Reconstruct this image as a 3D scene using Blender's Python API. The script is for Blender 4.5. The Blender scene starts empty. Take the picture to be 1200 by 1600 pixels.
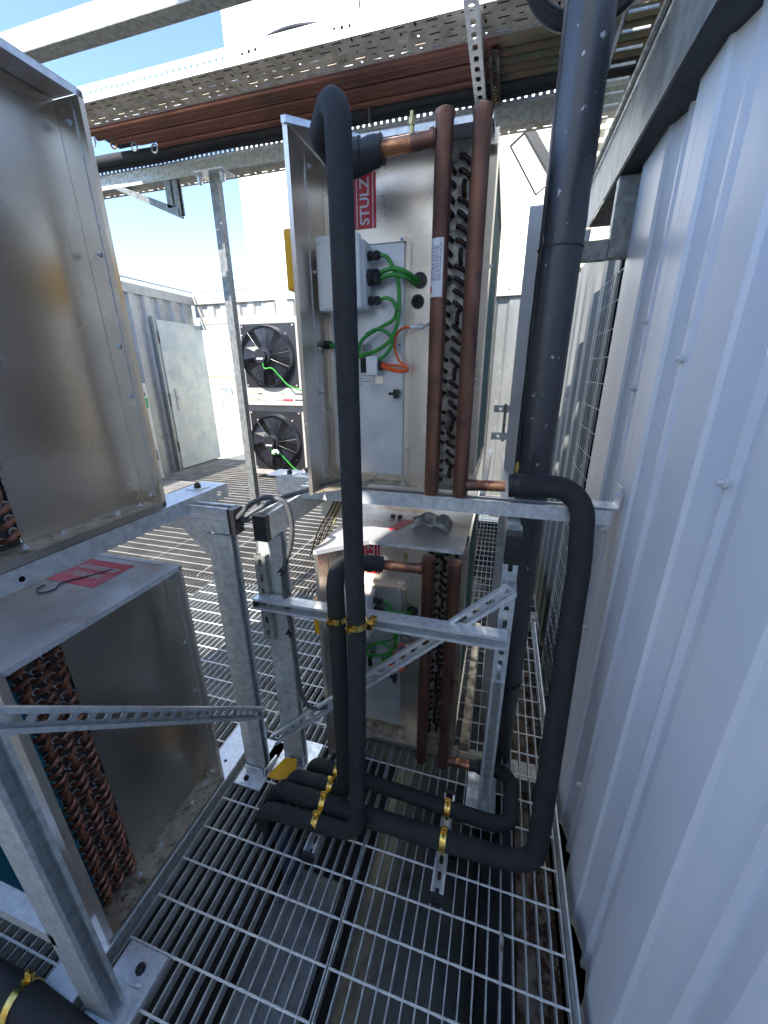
import bpy, math, random
from mathutils import Vector, Matrix
random.seed(7)
S = bpy.context.scene
COL = S.collection
R = math.radians
# ------------------------------------------------------------------ camera
cam = bpy.data.cameras.new('camera'); co = bpy.data.objects.new('camera', cam); COL.objects.link(co)
cam.sensor_fit = 'VERTICAL'; cam.sensor_height = 24.0; cam.lens = 610.55/1600*24
cam.clip_start = .02; cam.clip_end = 500
yaw, pit, rol = R(-16.50724374), R(-19.84673408), R(-.35822044)
f_ = Vector((math.sin(yaw)*math.cos(pit), math.cos(yaw)*math.cos(pit), math.sin(pit)))
r0 = Vector((math.cos(yaw), -math.sin(yaw), 0)); u0 = r0.cross(f_)
rr = r0*math.cos(rol)+u0*math.sin(rol); uu = rr.cross(f_)
M = Matrix.Identity(4)
for i in range(3):
    M[i][0] = rr[i]; M[i][1] = uu[i]; M[i][2] = -f_[i]
M[2][3] = 1.5
co.matrix_world = M
S.camera = co
# ------------------------------------------------------------------ sky and sun
SUN = Vector((.20, .75, -.70)).normalized()          # travel direction of the light
w = bpy.data.worlds.new('World'); S.world = w; w.use_nodes = True
nt = w.node_tree
sky = nt.nodes.new('ShaderNodeTexSky'); sky.sky_type = 'NISHITA'; sky.sun_disc = False
sky.sun_elevation = math.asin(-SUN.z); sky.sun_rotation = math.atan2(-SUN.x, -SUN.y)
sky.altitude = 3000; sky.air_density = 1.0; sky.dust_density = .3; sky.ozone_density = 1.5
bg = nt.nodes['Background']; bg.inputs[1].default_value = .15
nt.links.new(sky.outputs[0], bg.inputs[0])
sl = bpy.data.lights.new('sun', 'SUN'); so = bpy.data.objects.new('sun', sl); COL.objects.link(so)
sl.energy = 3.0; sl.angle = R(.5); sl.color = (1, .95, .87)
so.rotation_euler = SUN.to_track_quat('-Z', 'Y').to_euler()
S.view_settings.view_transform = 'Standard'; S.view_settings.look = 'None'
S.view_settings.exposure = 1.95; S.view_settings.gamma = 1
S.view_settings.use_curve_mapping = False
S.render.engine = 'CYCLES'
S.cycles.max_bounces = 8

# ------------------------------------------------------------------ materials
def nodes(name):
    m = bpy.data.materials.new(name); m.use_nodes = True
    t = m.node_tree; b = t.nodes['Principled BSDF']
    return m, t, b
def N(t, typ, **k):
    n = t.nodes.new(typ)
    for a, v in k.items(): setattr(n, a, v)
    return n
def mat(name, c, c2=None, metal=0., rough=.5, rough2=None, scale=8., stretch=(1, 1, 1), detail=5., lo=.4, hi=.62,
        bump=0., bscale=200., kind='noise', dirt=None, dscale=4., dlo=.55, dhi=.7, spec=None, bstretch=(1, 1, 1)):
    m, t, b = nodes(name)
    b.inputs['Metallic'].default_value = metal
    if spec is not None: b.inputs['Specular IOR Level'].default_value = spec
    tc = N(t, 'ShaderNodeTexCoord'); mp = N(t, 'ShaderNodeMapping'); mp.inputs['Scale'].default_value = stretch
    t.links.new(tc.outputs['Object'], mp.inputs[0])
    if kind == 'voronoi':
        n = N(t, 'ShaderNodeTexVoronoi'); n.inputs['Scale'].default_value = scale; fac = n.outputs['Color']
    else:
        n = N(t, 'ShaderNodeTexNoise'); n.inputs['Scale'].default_value = scale; n.inputs['Detail'].default_value = detail; fac = n.outputs['Fac']
    t.links.new(mp.outputs[0], n.inputs['Vector'])
    mr = N(t, 'ShaderNodeMapRange'); mr.inputs[1].default_value = lo; mr.inputs[2].default_value = hi
    t.links.new(fac, mr.inputs[0])
    mx = N(t, 'ShaderNodeMix', data_type='RGBA')
    mx.inputs[6].default_value = (*c, 1); mx.inputs[7].default_value = (*(c2 or c), 1)
    t.links.new(mr.outputs[0], mx.inputs[0]); out = mx.outputs[2]
    if dirt:
        n2 = N(t, 'ShaderNodeTexNoise'); n2.inputs['Scale'].default_value = dscale; n2.inputs['Detail'].default_value = 9; n2.inputs['Roughness'].default_value = .65
        t.links.new(tc.outputs['Object'], n2.inputs['Vector'])
        m2 = N(t, 'ShaderNodeMapRange'); m2.inputs[1].default_value = dlo; m2.inputs[2].default_value = dhi
        t.links.new(n2.outputs['Fac'], m2.inputs[0])
        x2 = N(t, 'ShaderNodeMix', data_type='RGBA'); x2.inputs[7].default_value = (*dirt, 1)
        t.links.new(m2.outputs[0], x2.inputs[0]); t.links.new(out, x2.inputs[6]); out = x2.outputs[2]
    t.links.new(out, b.inputs['Base Color'])
    if rough2 is None: b.inputs['Roughness'].default_value = rough
    else:
        r2 = N(t, 'ShaderNodeMapRange'); r2.inputs[1].default_value = lo; r2.inputs[2].default_value = hi
        r2.inputs[3].default_value = rough; r2.inputs[4].default_value = rough2
        t.links.new(fac, r2.inputs[0]); t.links.new(r2.outputs[0], b.inputs['Roughness'])
    if bump:
        n3 = N(t, 'ShaderNodeTexNoise'); n3.inputs['Scale'].default_value = bscale; n3.inputs['Detail'].default_value = 3
        mb = N(t, 'ShaderNodeMapping'); mb.inputs['Scale'].default_value = bstretch
        t.links.new(tc.outputs['Object'], mb.inputs[0]); t.links.new(mb.outputs[0], n3.inputs['Vector'])
        bp = N(t, 'ShaderNodeBump'); bp.inputs['Strength'].default_value = bump; bp.inputs['Distance'].default_value = .002
        t.links.new(n3.outputs['Fac'], bp.inputs['Height']); t.links.new(bp.outputs[0], b.inputs['Normal'])
    return m
m_galv = mat('galvanised_steel', (.66, .69, .70), (.50, .53, .55), metal=.45, rough=.36, rough2=.52, scale=45, detail=3, kind='noise', dirt=(.55, .56, .55), dscale=14, bump=.15, bscale=90)
m_galv_old = mat('weathered_galvanised_steel', (.42, .43, .41), (.31, .31, .29), metal=.5, rough=.5, rough2=.65, scale=60, dirt=(.28, .24, .18), dscale=26, dlo=.58, dhi=.8, bump=.2, bscale=120)
m_galv_bright = mat('bright_zinc_plate', (.78, .81, .84), (.62, .66, .70), metal=.5, rough=.3, rough2=.45, scale=60, bump=.1, bscale=120)
m_grate = mat('galvanised_grating', (.56, .57, .56), (.40, .41, .40), metal=.15, rough=.5, rough2=.65, scale=30, dirt=(.2, .19, .17), dscale=9, dlo=.6, dhi=.75, bump=.3, bscale=150)
m_rod = mat('galvanised_rod', (.78, .80, .79), (.62, .64, .64), metal=.1, rough=.5, scale=60, bump=.3, bscale=250)
m_alu = mat('brushed_aluminium', (.82, .74, .65), (.72, .65, .57), metal=.9, rough=.26, rough2=.36, scale=5, stretch=(1, 1, 1), detail=8, bump=.1, bscale=55, dirt=(.52, .46, .38), dscale=4, dlo=.5, dhi=.95, bstretch=(1, 1, 6))
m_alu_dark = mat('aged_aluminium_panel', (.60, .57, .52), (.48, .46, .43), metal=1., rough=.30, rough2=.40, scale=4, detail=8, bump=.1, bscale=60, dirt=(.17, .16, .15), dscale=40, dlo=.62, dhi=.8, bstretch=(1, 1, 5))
m_alu_film = mat('film_covered_plate', (.66, .68, .70), (.56, .58, .61), metal=.55, rough=.3, rough2=.42, scale=12, bump=.12, bscale=60)
m_shelf = mat('dirty_aluminium_shelf', (.62, .54, .42), (.42, .35, .26), metal=.55, rough=.5, rough2=.75, scale=24, detail=10, dirt=(.13, .09, .05), dscale=60, dlo=.52, dhi=.66, bump=.35, bscale=260)
m_roof = mat('weathered_aluminium_roof', (.62, .62, .64), (.50, .50, .52), metal=.45, rough=.42, rough2=.55, scale=6, detail=8, dirt=(.36, .23, .12), dscale=4.2, dlo=.52, dhi=.66, bump=.15, bscale=150)
m_alu_warm_refl = mat('warm_reflection_panel', (.80, .72, .62), (.70, .63, .55), metal=1., rough=.24, rough2=.38, scale=2.5, detail=8, bump=.1, bscale=50, dirt=(.40, .37, .33), dscale=45, dlo=.66, dhi=.8, bstretch=(1, 1, 5))  # warm reflected light put into the panel's base colour
m_collar = mat('coil_end_plate', (.60, .57, .50), (.40, .37, .32), metal=.6, rough=.45, rough2=.65, scale=40, dirt=(.12, .10, .08), dscale=22, dlo=.5, dhi=.68, bump=.8, bscale=130)
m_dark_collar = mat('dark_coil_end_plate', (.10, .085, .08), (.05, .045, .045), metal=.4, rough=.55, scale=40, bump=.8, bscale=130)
m_copper = mat('aged_copper', (.30, .15, .105), (.17, .088, .066), metal=.8, rough=.38, rough2=.55, scale=14, stretch=(1, 1, .35), detail=8, dirt=(.075, .05, .045), dscale=16, dlo=.52, dhi=.75, bump=.12, bscale=120)
m_copper_hot = mat('flame_marked_copper', (.72, .33, .17), (.22, .09, .06), metal=.9, rough=.3, rough2=.45, scale=26, detail=8, lo=.42, hi=.58, bump=.1, bscale=90)
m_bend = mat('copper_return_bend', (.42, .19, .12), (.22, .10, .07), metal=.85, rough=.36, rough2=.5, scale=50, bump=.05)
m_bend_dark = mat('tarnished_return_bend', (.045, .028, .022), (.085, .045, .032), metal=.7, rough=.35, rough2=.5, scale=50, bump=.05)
m_copper_line = mat('overhead_copper_pipe', (.27, .12, .085), (.20, .09, .068), metal=.75, rough=.40, rough2=.5, scale=3, stretch=(1, 1, 1), detail=4, dirt=(.10, .07, .055), dscale=5, dlo=.5, dhi=.8)
m_verdigris = mat('green_stained_copper', (.25, .15, .09), (.16, .17, .11), metal=.45, rough=.5, rough2=.7, scale=12, stretch=(1, 2, 2), dirt=(.17, .24, .15), dscale=14, dlo=.52, dhi=.66, bump=.3, bscale=120)
m_foam = mat('black_rubber_foam', (.028, .029, .031), (.040, .041, .044), rough=.78, rough2=.9, scale=30, bump=.35, bscale=420, dirt=(.06, .06, .062), dscale=26, dlo=.62, dhi=.74, spec=.35)
m_tape_shade = mat('black_tape_and_shade', (.018, .018, .02), (.03, .03, .033), rough=.45, rough2=.6, scale=20, bump=.4, bscale=60, spec=.5)  # wrap tape; also painted shade under the duct and behind the copper pipes
m_wrap = mat('black_foil_wrap', (.020, .021, .027), (.040, .042, .052), rough=.32, rough2=.5, scale=6, stretch=(3, 3, .6), detail=8, bump=.7, bscale=28, dirt=(.45, .45, .45), dscale=38, dlo=.65, dhi=.67, spec=.9, bstretch=(1, 1, .5))
m_wall = mat('pale_painted_cladding', (.76, .78, .83), (.68, .71, .77), rough=.34, rough2=.45, scale=3, stretch=(1, 1, .3), detail=7, bump=.06, bscale=300, dirt=(.6, .61, .64), dscale=9, dlo=.62, dhi=.8, spec=.5)
m_wall_far = mat('weathered_cladding', (.42, .40, .37), (.30, .29, .28), metal=.2, rough=.5, scale=4, stretch=(1, 1, .2), detail=7, dirt=(.20, .18, .17), dscale=8, dlo=.55, dhi=.75, bump=.1)
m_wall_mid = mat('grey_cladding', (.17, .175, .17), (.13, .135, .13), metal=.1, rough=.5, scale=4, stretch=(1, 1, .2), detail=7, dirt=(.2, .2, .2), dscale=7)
m_flash_far = mat('dull_far_flashing', (.42, .39, .35), (.34, .32, .29), metal=.1, rough=.5, scale=8)
m_duct_dark = mat('dark_mottled_galvanised', (.27, .285, .29), (.18, .19, .195), metal=.4, rough=.5, scale=18, detail=8, dirt=(.26, .26, .25), dscale=30, dlo=.6, dhi=.8, bump=.1)
m_galv_dark = mat('dark_galvanised_post', (.20, .205, .20), (.13, .135, .13), metal=.35, rough=.5, scale=40, bump=.1)
m_flash = mat('pale_flashing', (.72, .73, .74), (.62, .63, .64), metal=.05, rough=.45, scale=8)
m_white = mat('white_render', (.80, .80, .78), (.76, .76, .74), rough=.8, scale=.4, detail=6)
m_cream = mat('cream_render', (.62, .56, .40), (.52, .46, .32), rough=.8, scale=2, detail=6)
m_door = mat('faded_door_paint', (.56, .56, .48), (.47, .49, .45), rough=.5, rough2=.65, scale=3.2, detail=9, lo=.42, hi=.6, dirt=(.36, .38, .37), dscale=4.5, dlo=.50, dhi=.72, bump=.1)
m_black = mat('black_plastic', (.015, .015, .017), rough=.38, scale=10, spec=.5)
m_fan = mat('fan_blade_plastic', (.02, .022, .03), (.03, .033, .045), rough=.28, scale=5, spec=.6)
m_wire = mat('black_wire', (.012, .012, .015), rough=.35, scale=10, spec=.6)
m_green = mat('green_cable', (.04, .30, .04), (.03, .24, .035), rough=.4, scale=30)
m_orange = mat('orange_cable', (.85, .12, .015), (.75, .1, .012), rough=.42, scale=30)
m_greycable = mat('grey_cable', (.10, .105, .11), (.08, .082, .088), rough=.5, scale=30)
m_plastic = mat('light_grey_plastic', (.74, .74, .71), (.69, .69, .66), rough=.45, scale=12)
m_beige = mat('beige_cabinet_paint', (.68, .66, .56), (.62, .6, .5), rough=.5, scale=6)
m_brass = mat('yellow_zinc_clamp', (.80, .58, .16), (.66, .44, .12), metal=1., rough=.2, rough2=.34, scale=50)
m_brass_dull = mat('brass', (.55, .42, .18), metal=1., rough=.35, scale=30)
m_red = mat('red_label', (.60, .012, .03), (.55, .012, .03), rough=.35, scale=20)
m_pink = mat('faded_red_label', (.70, .03, .07), (.72, .10, .14), rough=.4, scale=60)
m_paper = mat('white_label', (.72, .71, .74), (.66, .65, .68), rough=.4, scale=60)
m_ink = mat('label_ink', (.12, .11, .14), rough=.5, scale=10)
m_yellow = mat('yellow_plastic', (.80, .42, .01), (.75, .38, .01), rough=.4, scale=10)
m_foamy = mat('yellow_foam_filling', (.75, .60, .12), (.65, .5, .1), rough=.9, scale=60, bump=1., bscale=150)
m_teal = mat('blue_coated_fins', (.02, .20, .30), (.015, .15, .24), metal=.3, rough=.4, scale=30)
m_teal_pale = mat('green_coated_fins', (.20, .34, .32), (.16, .28, .27), metal=.3, rough=.45, scale=30)
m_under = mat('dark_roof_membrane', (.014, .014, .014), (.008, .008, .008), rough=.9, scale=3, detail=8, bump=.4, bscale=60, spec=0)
m_duct = mat('grey_duct_jacket', (.17, .175, .17), (.10, .105, .10), metal=.3, rough=.5, rough2=.7, scale=5, detail=8, dirt=(.07, .065, .055), dscale=8, bump=.3, bscale=20)
m_ductlight = mat('dull_sheet_metal', (.30, .32, .33), (.18, .19, .2), metal=.4, rough=.5, scale=10, dirt=(.2, .2, .2), dscale=8)
m_rust = mat('rusty_beam', (.22, .19, .16), (.09, .05, .03), rough=.85, scale=16, detail=9, lo=.4, hi=.6, bump=.8, bscale=90, dirt=(.04, .02, .012), dscale=20, dlo=.5, dhi=.6)
m_debris = mat('dead_leaf_debris', (.09, .045, .025), (.04, .02, .013), rough=.95, scale=60)
m_bark = mat('peeled_stick', (.45, .42, .38), (.16, .13, .1), rough=.9, scale=40, bump=.5)
m_blue_wrap = mat('blue_plastic_sleeve', (.05, .07, .16), (.04, .05, .12), rough=.35, scale=10)
m_rag = mat('grey_plastic_rag', (.50, .52, .52), (.42, .44, .44), rough=.4, scale=20, bump=.5, bscale=60)
m_ragw = mat('white_plastic_rag', (.78, .78, .78), rough=.4, scale=20)
m_traybase = mat('dusty_tray_warm_bounce', (.64, .56, .45), (.46, .40, .32), metal=.15, rough=.55, rough2=.7, scale=16, dirt=(.25, .2, .14), dscale=20, dlo=.55, dhi=.7, bump=.2)  # warm bounce light put into the base colour, with dirt over it
m_glass, t_, b_ = nodes('lamp_glass'); b_.inputs['Base Color'].default_value = (.72, .68, .55, 1); b_.inputs['Roughness'].default_value = .2
m_blocker = mat('pale_sun_blocker', (.80, .79, .76), (.74, .73, .70), rough=.8, scale=2)  # for the added sun blockers behind the viewer
m_grime = mat('green_tint_sticker', (.05, .35, .12), rough=.5, scale=10)

# ------------------------------------------------------------------ mesh helpers
class MB:
    def __init__(s): s.v = []; s.f = []; s.T = None
    def add(s, vs, fs):
        n = len(s.v); T = s.T
        s.v += [tuple(T(v)) if T else tuple(v) for v in vs]
        s.f += [tuple(i+n for i in f) for f in fs]; return s
    def box(s, a, b):
        x0, y0, z0 = a; x1, y1, z1 = b
        return s.add([(x0,y0,z0),(x1,y0,z0),(x1,y1,z0),(x0,y1,z0),(x0,y0,z1),(x1,y0,z1),(x1,y1,z1),(x0,y1,z1)],
              [(0,3,2,1),(4,5,6,7),(0,1,5,4),(1,2,6,5),(2,3,7,6),(3,0,4,7)])
    def obox(s, c, ax, ay, az):      # centre and three half-vectors
        c = Vector(c); ax = Vector(ax); ay = Vector(ay); az = Vector(az)
        vs = [c+ax*i+ay*j+az*k for k in (-1, 1) for i, j in ((-1,-1),(1,-1),(1,1),(-1,1))]
        return s.add(vs, [(0,3,2,1),(4,5,6,7),(0,1,5,4),(1,2,6,5),(2,3,7,6),(3,0,4,7)])
    def prism(s, pts, d):            # polygon in 3D pushed along d
        n = len(pts); d = Vector(d); a = [Vector(p) for p in pts]
        return s.add(a+[p+d for p in a], [tuple(range(n))[::-1], tuple(range(n, 2*n))]+[(i, (i+1) % n, (i+1) % n+n, i+n) for i in range(n)])
    def sweep(s, path, r, n=12, cap=True):
        P = [Vector(p) for p in path]; rs = r if isinstance(r, (list, tuple)) else [r]*len(P)
        t0 = (P[1]-P[0]).normalized(); up = t0.orthogonal().normalized(); vs = []; fs = []
        for i, p in enumerate(P):
            t = (P[min(i+1, len(P)-1)]-P[max(i-1, 0)]).normalized()
            up = (up-t*up.dot(t)).normalized(); sd = t.cross(up)
            vs += [p+(up*math.cos(2*math.pi*k/n)+sd*math.sin(2*math.pi*k/n))*rs[i] for k in range(n)]
        for i in range(len(P)-1):
            for k in range(n):
                fs.append((i*n+k, i*n+(k+1) % n, (i+1)*n+(k+1) % n, (i+1)*n+k))
        if cap: fs += [tuple(range(n))[::-1], tuple(range((len(P)-1)*n, len(P)*n))]
        return s.add(vs, fs)
    def cyl(s, a, b, r, n=12): return s.sweep([a, b], r, n)
    def cell(s, o, U, V, u0, u1, v0, v1, hu, hv, th, sq=False):
        # one perforated cell of a plate: rectangle u0..u1 x v0..v1 with a rounded slot of half size hu, hv; th = thickness vector
        o = Vector(o); U = Vector(U); V = Vector(V); th = Vector(th); cu = (u0+u1)/2; cv = (v0+v1)/2
        k = .3 if sq else .55; c = min(hu, hv)*k
        hole = [(cu+hu, cv-hv+c), (cu+hu, cv+hv-c), (cu+hu-c, cv+hv), (cu-hu+c, cv+hv), (cu-hu, cv+hv-c), (cu-hu, cv-hv+c), (cu-hu+c, cv-hv), (cu+hu-c, cv-hv)]
        out = [(u1, v0), (u1, v1), (u1, v1), (u0, v1), (u0, v1), (u0, v0), (u0, v0), (u1, v0)]
        P = [o+U*a+V*b for a, b in hole+out]; Q = [p+th for p in P]; fs = []
        for i in range(8):
            j = (i+1) % 8
            q = (i, j, 8+j, 8+i)
            fs.append(q[::-1]); fs.append(tuple(x+16 for x in q)); fs.append((i, j, j+16, i+16))
        return s.add(P+Q, fs)
    def strip(s, o, U, V, L, W, pitch, hl, hw, th, off=0, sq=False):
        n = max(1, int(round((L-off)/pitch)))
        for i in range(n): s.cell(o, U, V, off+i*(L-off)/n, off+(i+1)*(L-off)/n, 0, W, hl/2, hw/2, th, sq)
        if off: s.prism([Vector(o), Vector(o)+Vector(U)*off, Vector(o)+Vector(U)*off+Vector(V)*W, Vector(o)+Vector(V)*W], th)
        return s
    def data(s, name, mat, smooth=False):
        me = bpy.data.meshes.new(name); me.from_pydata([tuple(v) for v in s.v], [], s.f); me.validate(); me.update()
        if mat: me.materials.append(mat)
        if smooth:
            me.polygons.foreach_set('use_smooth', [True]*len(me.polygons))
            try: me.set_sharp_from_angle(angle=R(40))
            except Exception: pass
        return me
    def build(s, name, mat, parent=None, smooth=False, bevel=0):
        o = bpy.data.objects.new(name, s.data(name, mat, smooth)); COL.objects.link(o)
        if parent is not None: put(o, parent)
        if bevel:
            b = o.modifiers.new('b', 'BEVEL'); b.width = bevel; b.segments = 2; b.limit_method = 'ANGLE'
        return o
def put(o, parent):
    o.parent = parent
    if parent.type == 'EMPTY' and not parent.get('local'): o.location = -parent.location
def tag(o, label=None, cat=None, group=None, kind=None):
    for k, v in (('label', label), ('category', cat), ('group', group), ('kind', kind)):
        if v: o[k] = v
    return o
def thing(name, label, cat, loc, group=None, local=False):
    o = bpy.data.objects.new(name, None); COL.objects.link(o); o.location = loc
    o.empty_display_size = .05
    if local: o['local'] = 1
    return tag(o, label, cat, group)
def link(name, me, parent, loc=None, rot=None):
    o = bpy.data.objects.new(name, me); COL.objects.link(o)
    if parent is not None: put(o, parent)
    if loc is not None: o.location = loc
    if rot is not None: o.rotation_euler = rot
    return o
def copy_tree(o, parent=None):
    c = o.copy(); COL.objects.link(c)
    if parent is not None: c.parent = parent
    for ch in list(o.children): copy_tree(ch, c)
    return c
def fillet(pts, rad, seg=8):
    P = [Vector(p) for p in pts]; out = [P[0]]
    rad = rad if isinstance(rad, (list, tuple)) else [rad]*(len(P)-2)
    for i in range(1, len(P)-1):
        a = (P[i-1]-P[i]); b = (P[i+1]-P[i]); la, lb = a.length, b.length; a.normalize(); b.normalize()
        ang = a.angle(b); d = min(rad[i-1]/math.tan(ang/2), la*.49 if i > 1 else la*.95, lb*.49 if i < len(P)-2 else lb*.95)
        r = d*math.tan(ang/2); c = P[i]+(a+b).normalized()*(r/math.sin(ang/2))
        s_ = P[i]+a*d; e = P[i]+b*d; v0 = s_-c; v1 = e-c; th = v0.angle(v1)
        for k in range(seg+1):
            q = k/seg; out.append(c+(v0*math.sin((1-q)*th)+v1*math.sin(q*th))/math.sin(th))
    out.append(P[-1]); return out
def spline(pts, n=8):
    P = [Vector(p) for p in pts]; P = [P[0]*2-P[1]]+P+[P[-1]*2-P[-2]]; out = []
    for i in range(1, len(P)-2):
        for k in range(n):
            t = k/n; a, b, c, d = P[i-1:i+3]
            out.append(.5*((2*b)+(c-a)*t+(2*a-5*b+4*c-d)*t*t+(3*b-a-3*c+d)*t*t*t))
    out.append(P[-2]); return out
X = Vector((1,0,0)); Y = Vector((0,1,0)); Z = Vector((0,0,1))
def channel(mb, a, b, up, w=.041, d=.041, t=.0025, lip=.009, slots=None, open_to=None):
    """C profile strut from a to b; web centred on the line a-b, facing -open direction; up = direction across the web"""
    a = Vector(a); b = Vector(b); U = (b-a).normalized(); L = (b-a).length; V = Vector(up); V = (V-U*V.dot(U)).normalized()
    W = Vector(open_to) if open_to is not None else U.cross(V); W = (W-U*W.dot(U)-V*W.dot(V)).normalized()
    o = a-V*(w/2)
    if slots: mb.strip(o, U, V, L, w, slots[0], slots[1], slots[2], W*t)
    else: mb.prism([o, o+U*L, o+U*L+V*w, o+V*w], W*t)
    for sgn, base in ((1, o), (-1, o+V*w)):
        mb.prism([base+W*t, base+U*L+W*t, base+U*L+W*d, base+W*d], V*t*sgn)
        q = base+V*t*sgn+W*(d-t)
        mb.prism([q, q+U*L, q+U*L+W*t, q+W*t], V*(lip-t)*sgn)
        mb.prism([q+V*(lip-2*t)*sgn-W*t*1.5, q+V*(lip-2*t)*sgn+U*L-W*t*1.5, q+V*(lip-2*t)*sgn+U*L, q+V*(lip-2*t)*sgn], V*t*sgn)
    return mb
def bolt(parent, p, n, r=.006, mat=None, h=.006, name='bolt'):
    mb = MB(); p = Vector(p); n = Vector(n).normalized()
    mb.cyl(p, p+n*.0015, r*1.5, 10); mb.cyl(p+n*.0015, p+n*h, r, 6); mb.cyl(p+n*h, p+n*(h+.004), r*.55, 8)
    return mb.build(name, mat or m_galv_bright, parent)
def knob(parent, p, r=.009):
    mb = MB(); p = Vector(p)
    mb.sweep([p, p+Z*.006, p+Z*.012, p+Z*.018], [r*1.15, r*1.15, r, r*.45], 8)
    return mb.build('rubber_cap', m_black, parent, True)
def text(s, name, size, mat, parent, loc, ux, uy, depth=.0003, off=.0):
    cu = bpy.data.curves.new(name, 'FONT'); cu.body = s; cu.size = size; cu.offset = off; cu.extrude = depth
    cu.align_x = 'CENTER'; cu.align_y = 'CENTER'; cu.resolution_u = 3
    tmp = bpy.data.objects.new(name, cu); COL.objects.link(tmp)
    bpy.context.view_layer.update()
    me = bpy.data.meshes.new_from_object(tmp.evaluated_get(bpy.context.evaluated_depsgraph_get()))
    bpy.data.objects.remove(tmp); bpy.data.curves.remove(cu)
    ux = Vector(ux); uy = Vector(uy); uz = ux.cross(uy).normalized(); loc = Vector(loc)
    for v in me.vertices: v.co = loc+ux*v.co.x+uy*v.co.y+uz*v.co.z
    me.materials.clear(); me.materials.append(mat)
    o = bpy.data.objects.new(name, me); COL.objects.link(o); put(o, parent); return o

# ================================================================== SETTING
# ground far below the walkway and the roof slab under the grating
tag(MB().box((-60, -60, -12.1), (90, 160, -12)).build('ground', mat('asphalt', (.06, .06, .06), (.05, .05, .05), rough=.9)), kind='structure')
tag(MB().box((-7, -6, -1.7), (6, 8, -1.5)).build('roof_membrane', m_under), kind='structure')

# ---- grating: bearing bars along y every 34 mm, cross rods every 100 mm
BP, RP = .0342, .0998
def bar_mesh(L):
    return MB().box((-.0018, 0, -.034), (.0018, L, 0)).data('bearing_bar', m_grate)
def rod_mesh(Wd):
    mb = MB(); n = int(Wd/BP*2); 
    mb.sweep([(Wd*i/n, 0, -.0006) for i in range(n+1)], [.0036 if i % 2 else .0028 for i in range(n+1)], 6)
    return mb.data('cross_rod', m_rod, True)
def panel(x0, x1, y0, y1, label):
    p = thing('grating_panel', None, None, (x0, y0, 0)); p['kind'] = 'structure'; p['local'] = 1
    nb = int(round((x1-x0)/BP)); st = (x1-x0-.004)/nb; bm = bar_mesh(y1-y0-.004); rm = rod_mesh(x1-x0-.004)
    for i in range(nb+1): link('bearing_bar', bm, p, (.002+i*st, .002, 0))
    k0 = math.ceil((y0-.601)/RP)
    k = k0
    while .601+k*RP < y1-.01:
        link('cross_rod', rm, p, (.002, .601+k*RP-y0, 0)); k += 1
    return p
panel(-.3135, .300, -.30, 2.2, '')
panel(-.8765, -.3165, -.30, 2.2, '')
panel(-1.4395, -.8795, -.30, 2.2, '')
panel(-2.0025, -1.4425, -.30, 2.2, '')
mb = MB()
def fill(mb, x0, x1, y0, y1):
    nb = int((x1-x0)/BP)
    for i in range(nb+1): mb.box((x0+i*BP-.0016, y0, -.032), (x0+i*BP+.0016, y1, 0))
    k = 0
    while y0+.05+k*RP < y1: mb.box((x0, y0+.05+k*RP-.0028, -.004), (x1, y0+.05+k*RP+.0028, .002)); k += 1
fill(mb, -5, .34, 2.205, 5.98); fill(mb, -5, -2.006, -.3, 2.2)
for i in range(10): mb.box((-5+i*.563-.004, 2.2, -.032), (-5+i*.563+.004, 5.98, .001))
m_grate_far = mat('weathered_grating', (.38, .36, .33), (.28, .265, .245), metal=.1, rough=.6, scale=6)
tag(mb.build('distant_grating', m_grate_far), kind='structure')
# upstanding toe plate along the cladding
tag(MB().box((.303, -.3, -.03), (.309, 2.2, .055)).build('toe_plate', m_galv), 'galvanised toe plate edging the grating beside the pale wall', 'edge plate')
# supporting steel below
mb = MB()
for y in (.1, 1.25, 2.4): mb.box((-3, y-.04, -.14), (.34, y+.04, -.035))
tag(mb.build('support_beam', m_galv_old), kind='structure')
# duct under the walkway
mb = MB(); mb.sweep([(-.13, -.4, -.36), (-.13, 3, -.36)], .215, 40)
du = mb.build('clad_duct', m_duct, None, True); tag(du, 'big round grey clad duct running under the grating', 'duct')
for i in range(9):
    q = MB().sweep([(-.13, -.3+i*.33, -.36), (-.13, -.285+i*.33, -.36)], .219, 40); q.build('seam_band', m_duct, du, True)
mb = MB().box((-.62, .40, -.42), (-.40, .80, -.26)); tag(mb.build('sheet_metal_box', m_ductlight), 'dull sheet metal box lying under the grating beside the duct', 'box')
# rusty beam strip under the right side and debris
mb = MB(); mb.box((.185, -.3, -.16), (.235, 3.2, -.10)); mb.box((.215, -.3, -.20), (.31, 3.2, -.16))
tag(mb.build('rusty_beam', m_rust), 'rust and dirt covered steel beam under the grating next to the wall', 'beam')
mb = MB()
for i in range(900):
    x = random.uniform(.22, .305); y = random.uniform(-.1, 2.4); s_ = random.uniform(.005, .014)
    a = random.uniform(0, 6.28); q = Vector((math.cos(a), math.sin(a), random.uniform(-.5, .5)))*s_; r_ = Vector((-math.sin(a), math.cos(a), random.uniform(-.6, .6)))*s_*.6
    c = Vector((x, y, -.155+random.uniform(0, .012))); mb.add([c-q, c+r_, c+q, c-r_], [(0, 1, 2, 3)])
tag(mb.build('leaf_debris', m_debris), 'dead brown leaf debris lying on the rusty beam', 'debris', kind='stuff')
mb = MB(); mb.sweep(spline([(.125, .28, -.03), (.122, .38, -.026), (.127, .47, -.022), (.13, .58, -.018), (.133, .70, .004)]), .0045, 7)
tag(mb.build('peeled_stick', m_bark, None, True), 'thin peeled pale stick poking up through the grating', 'stick')

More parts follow.
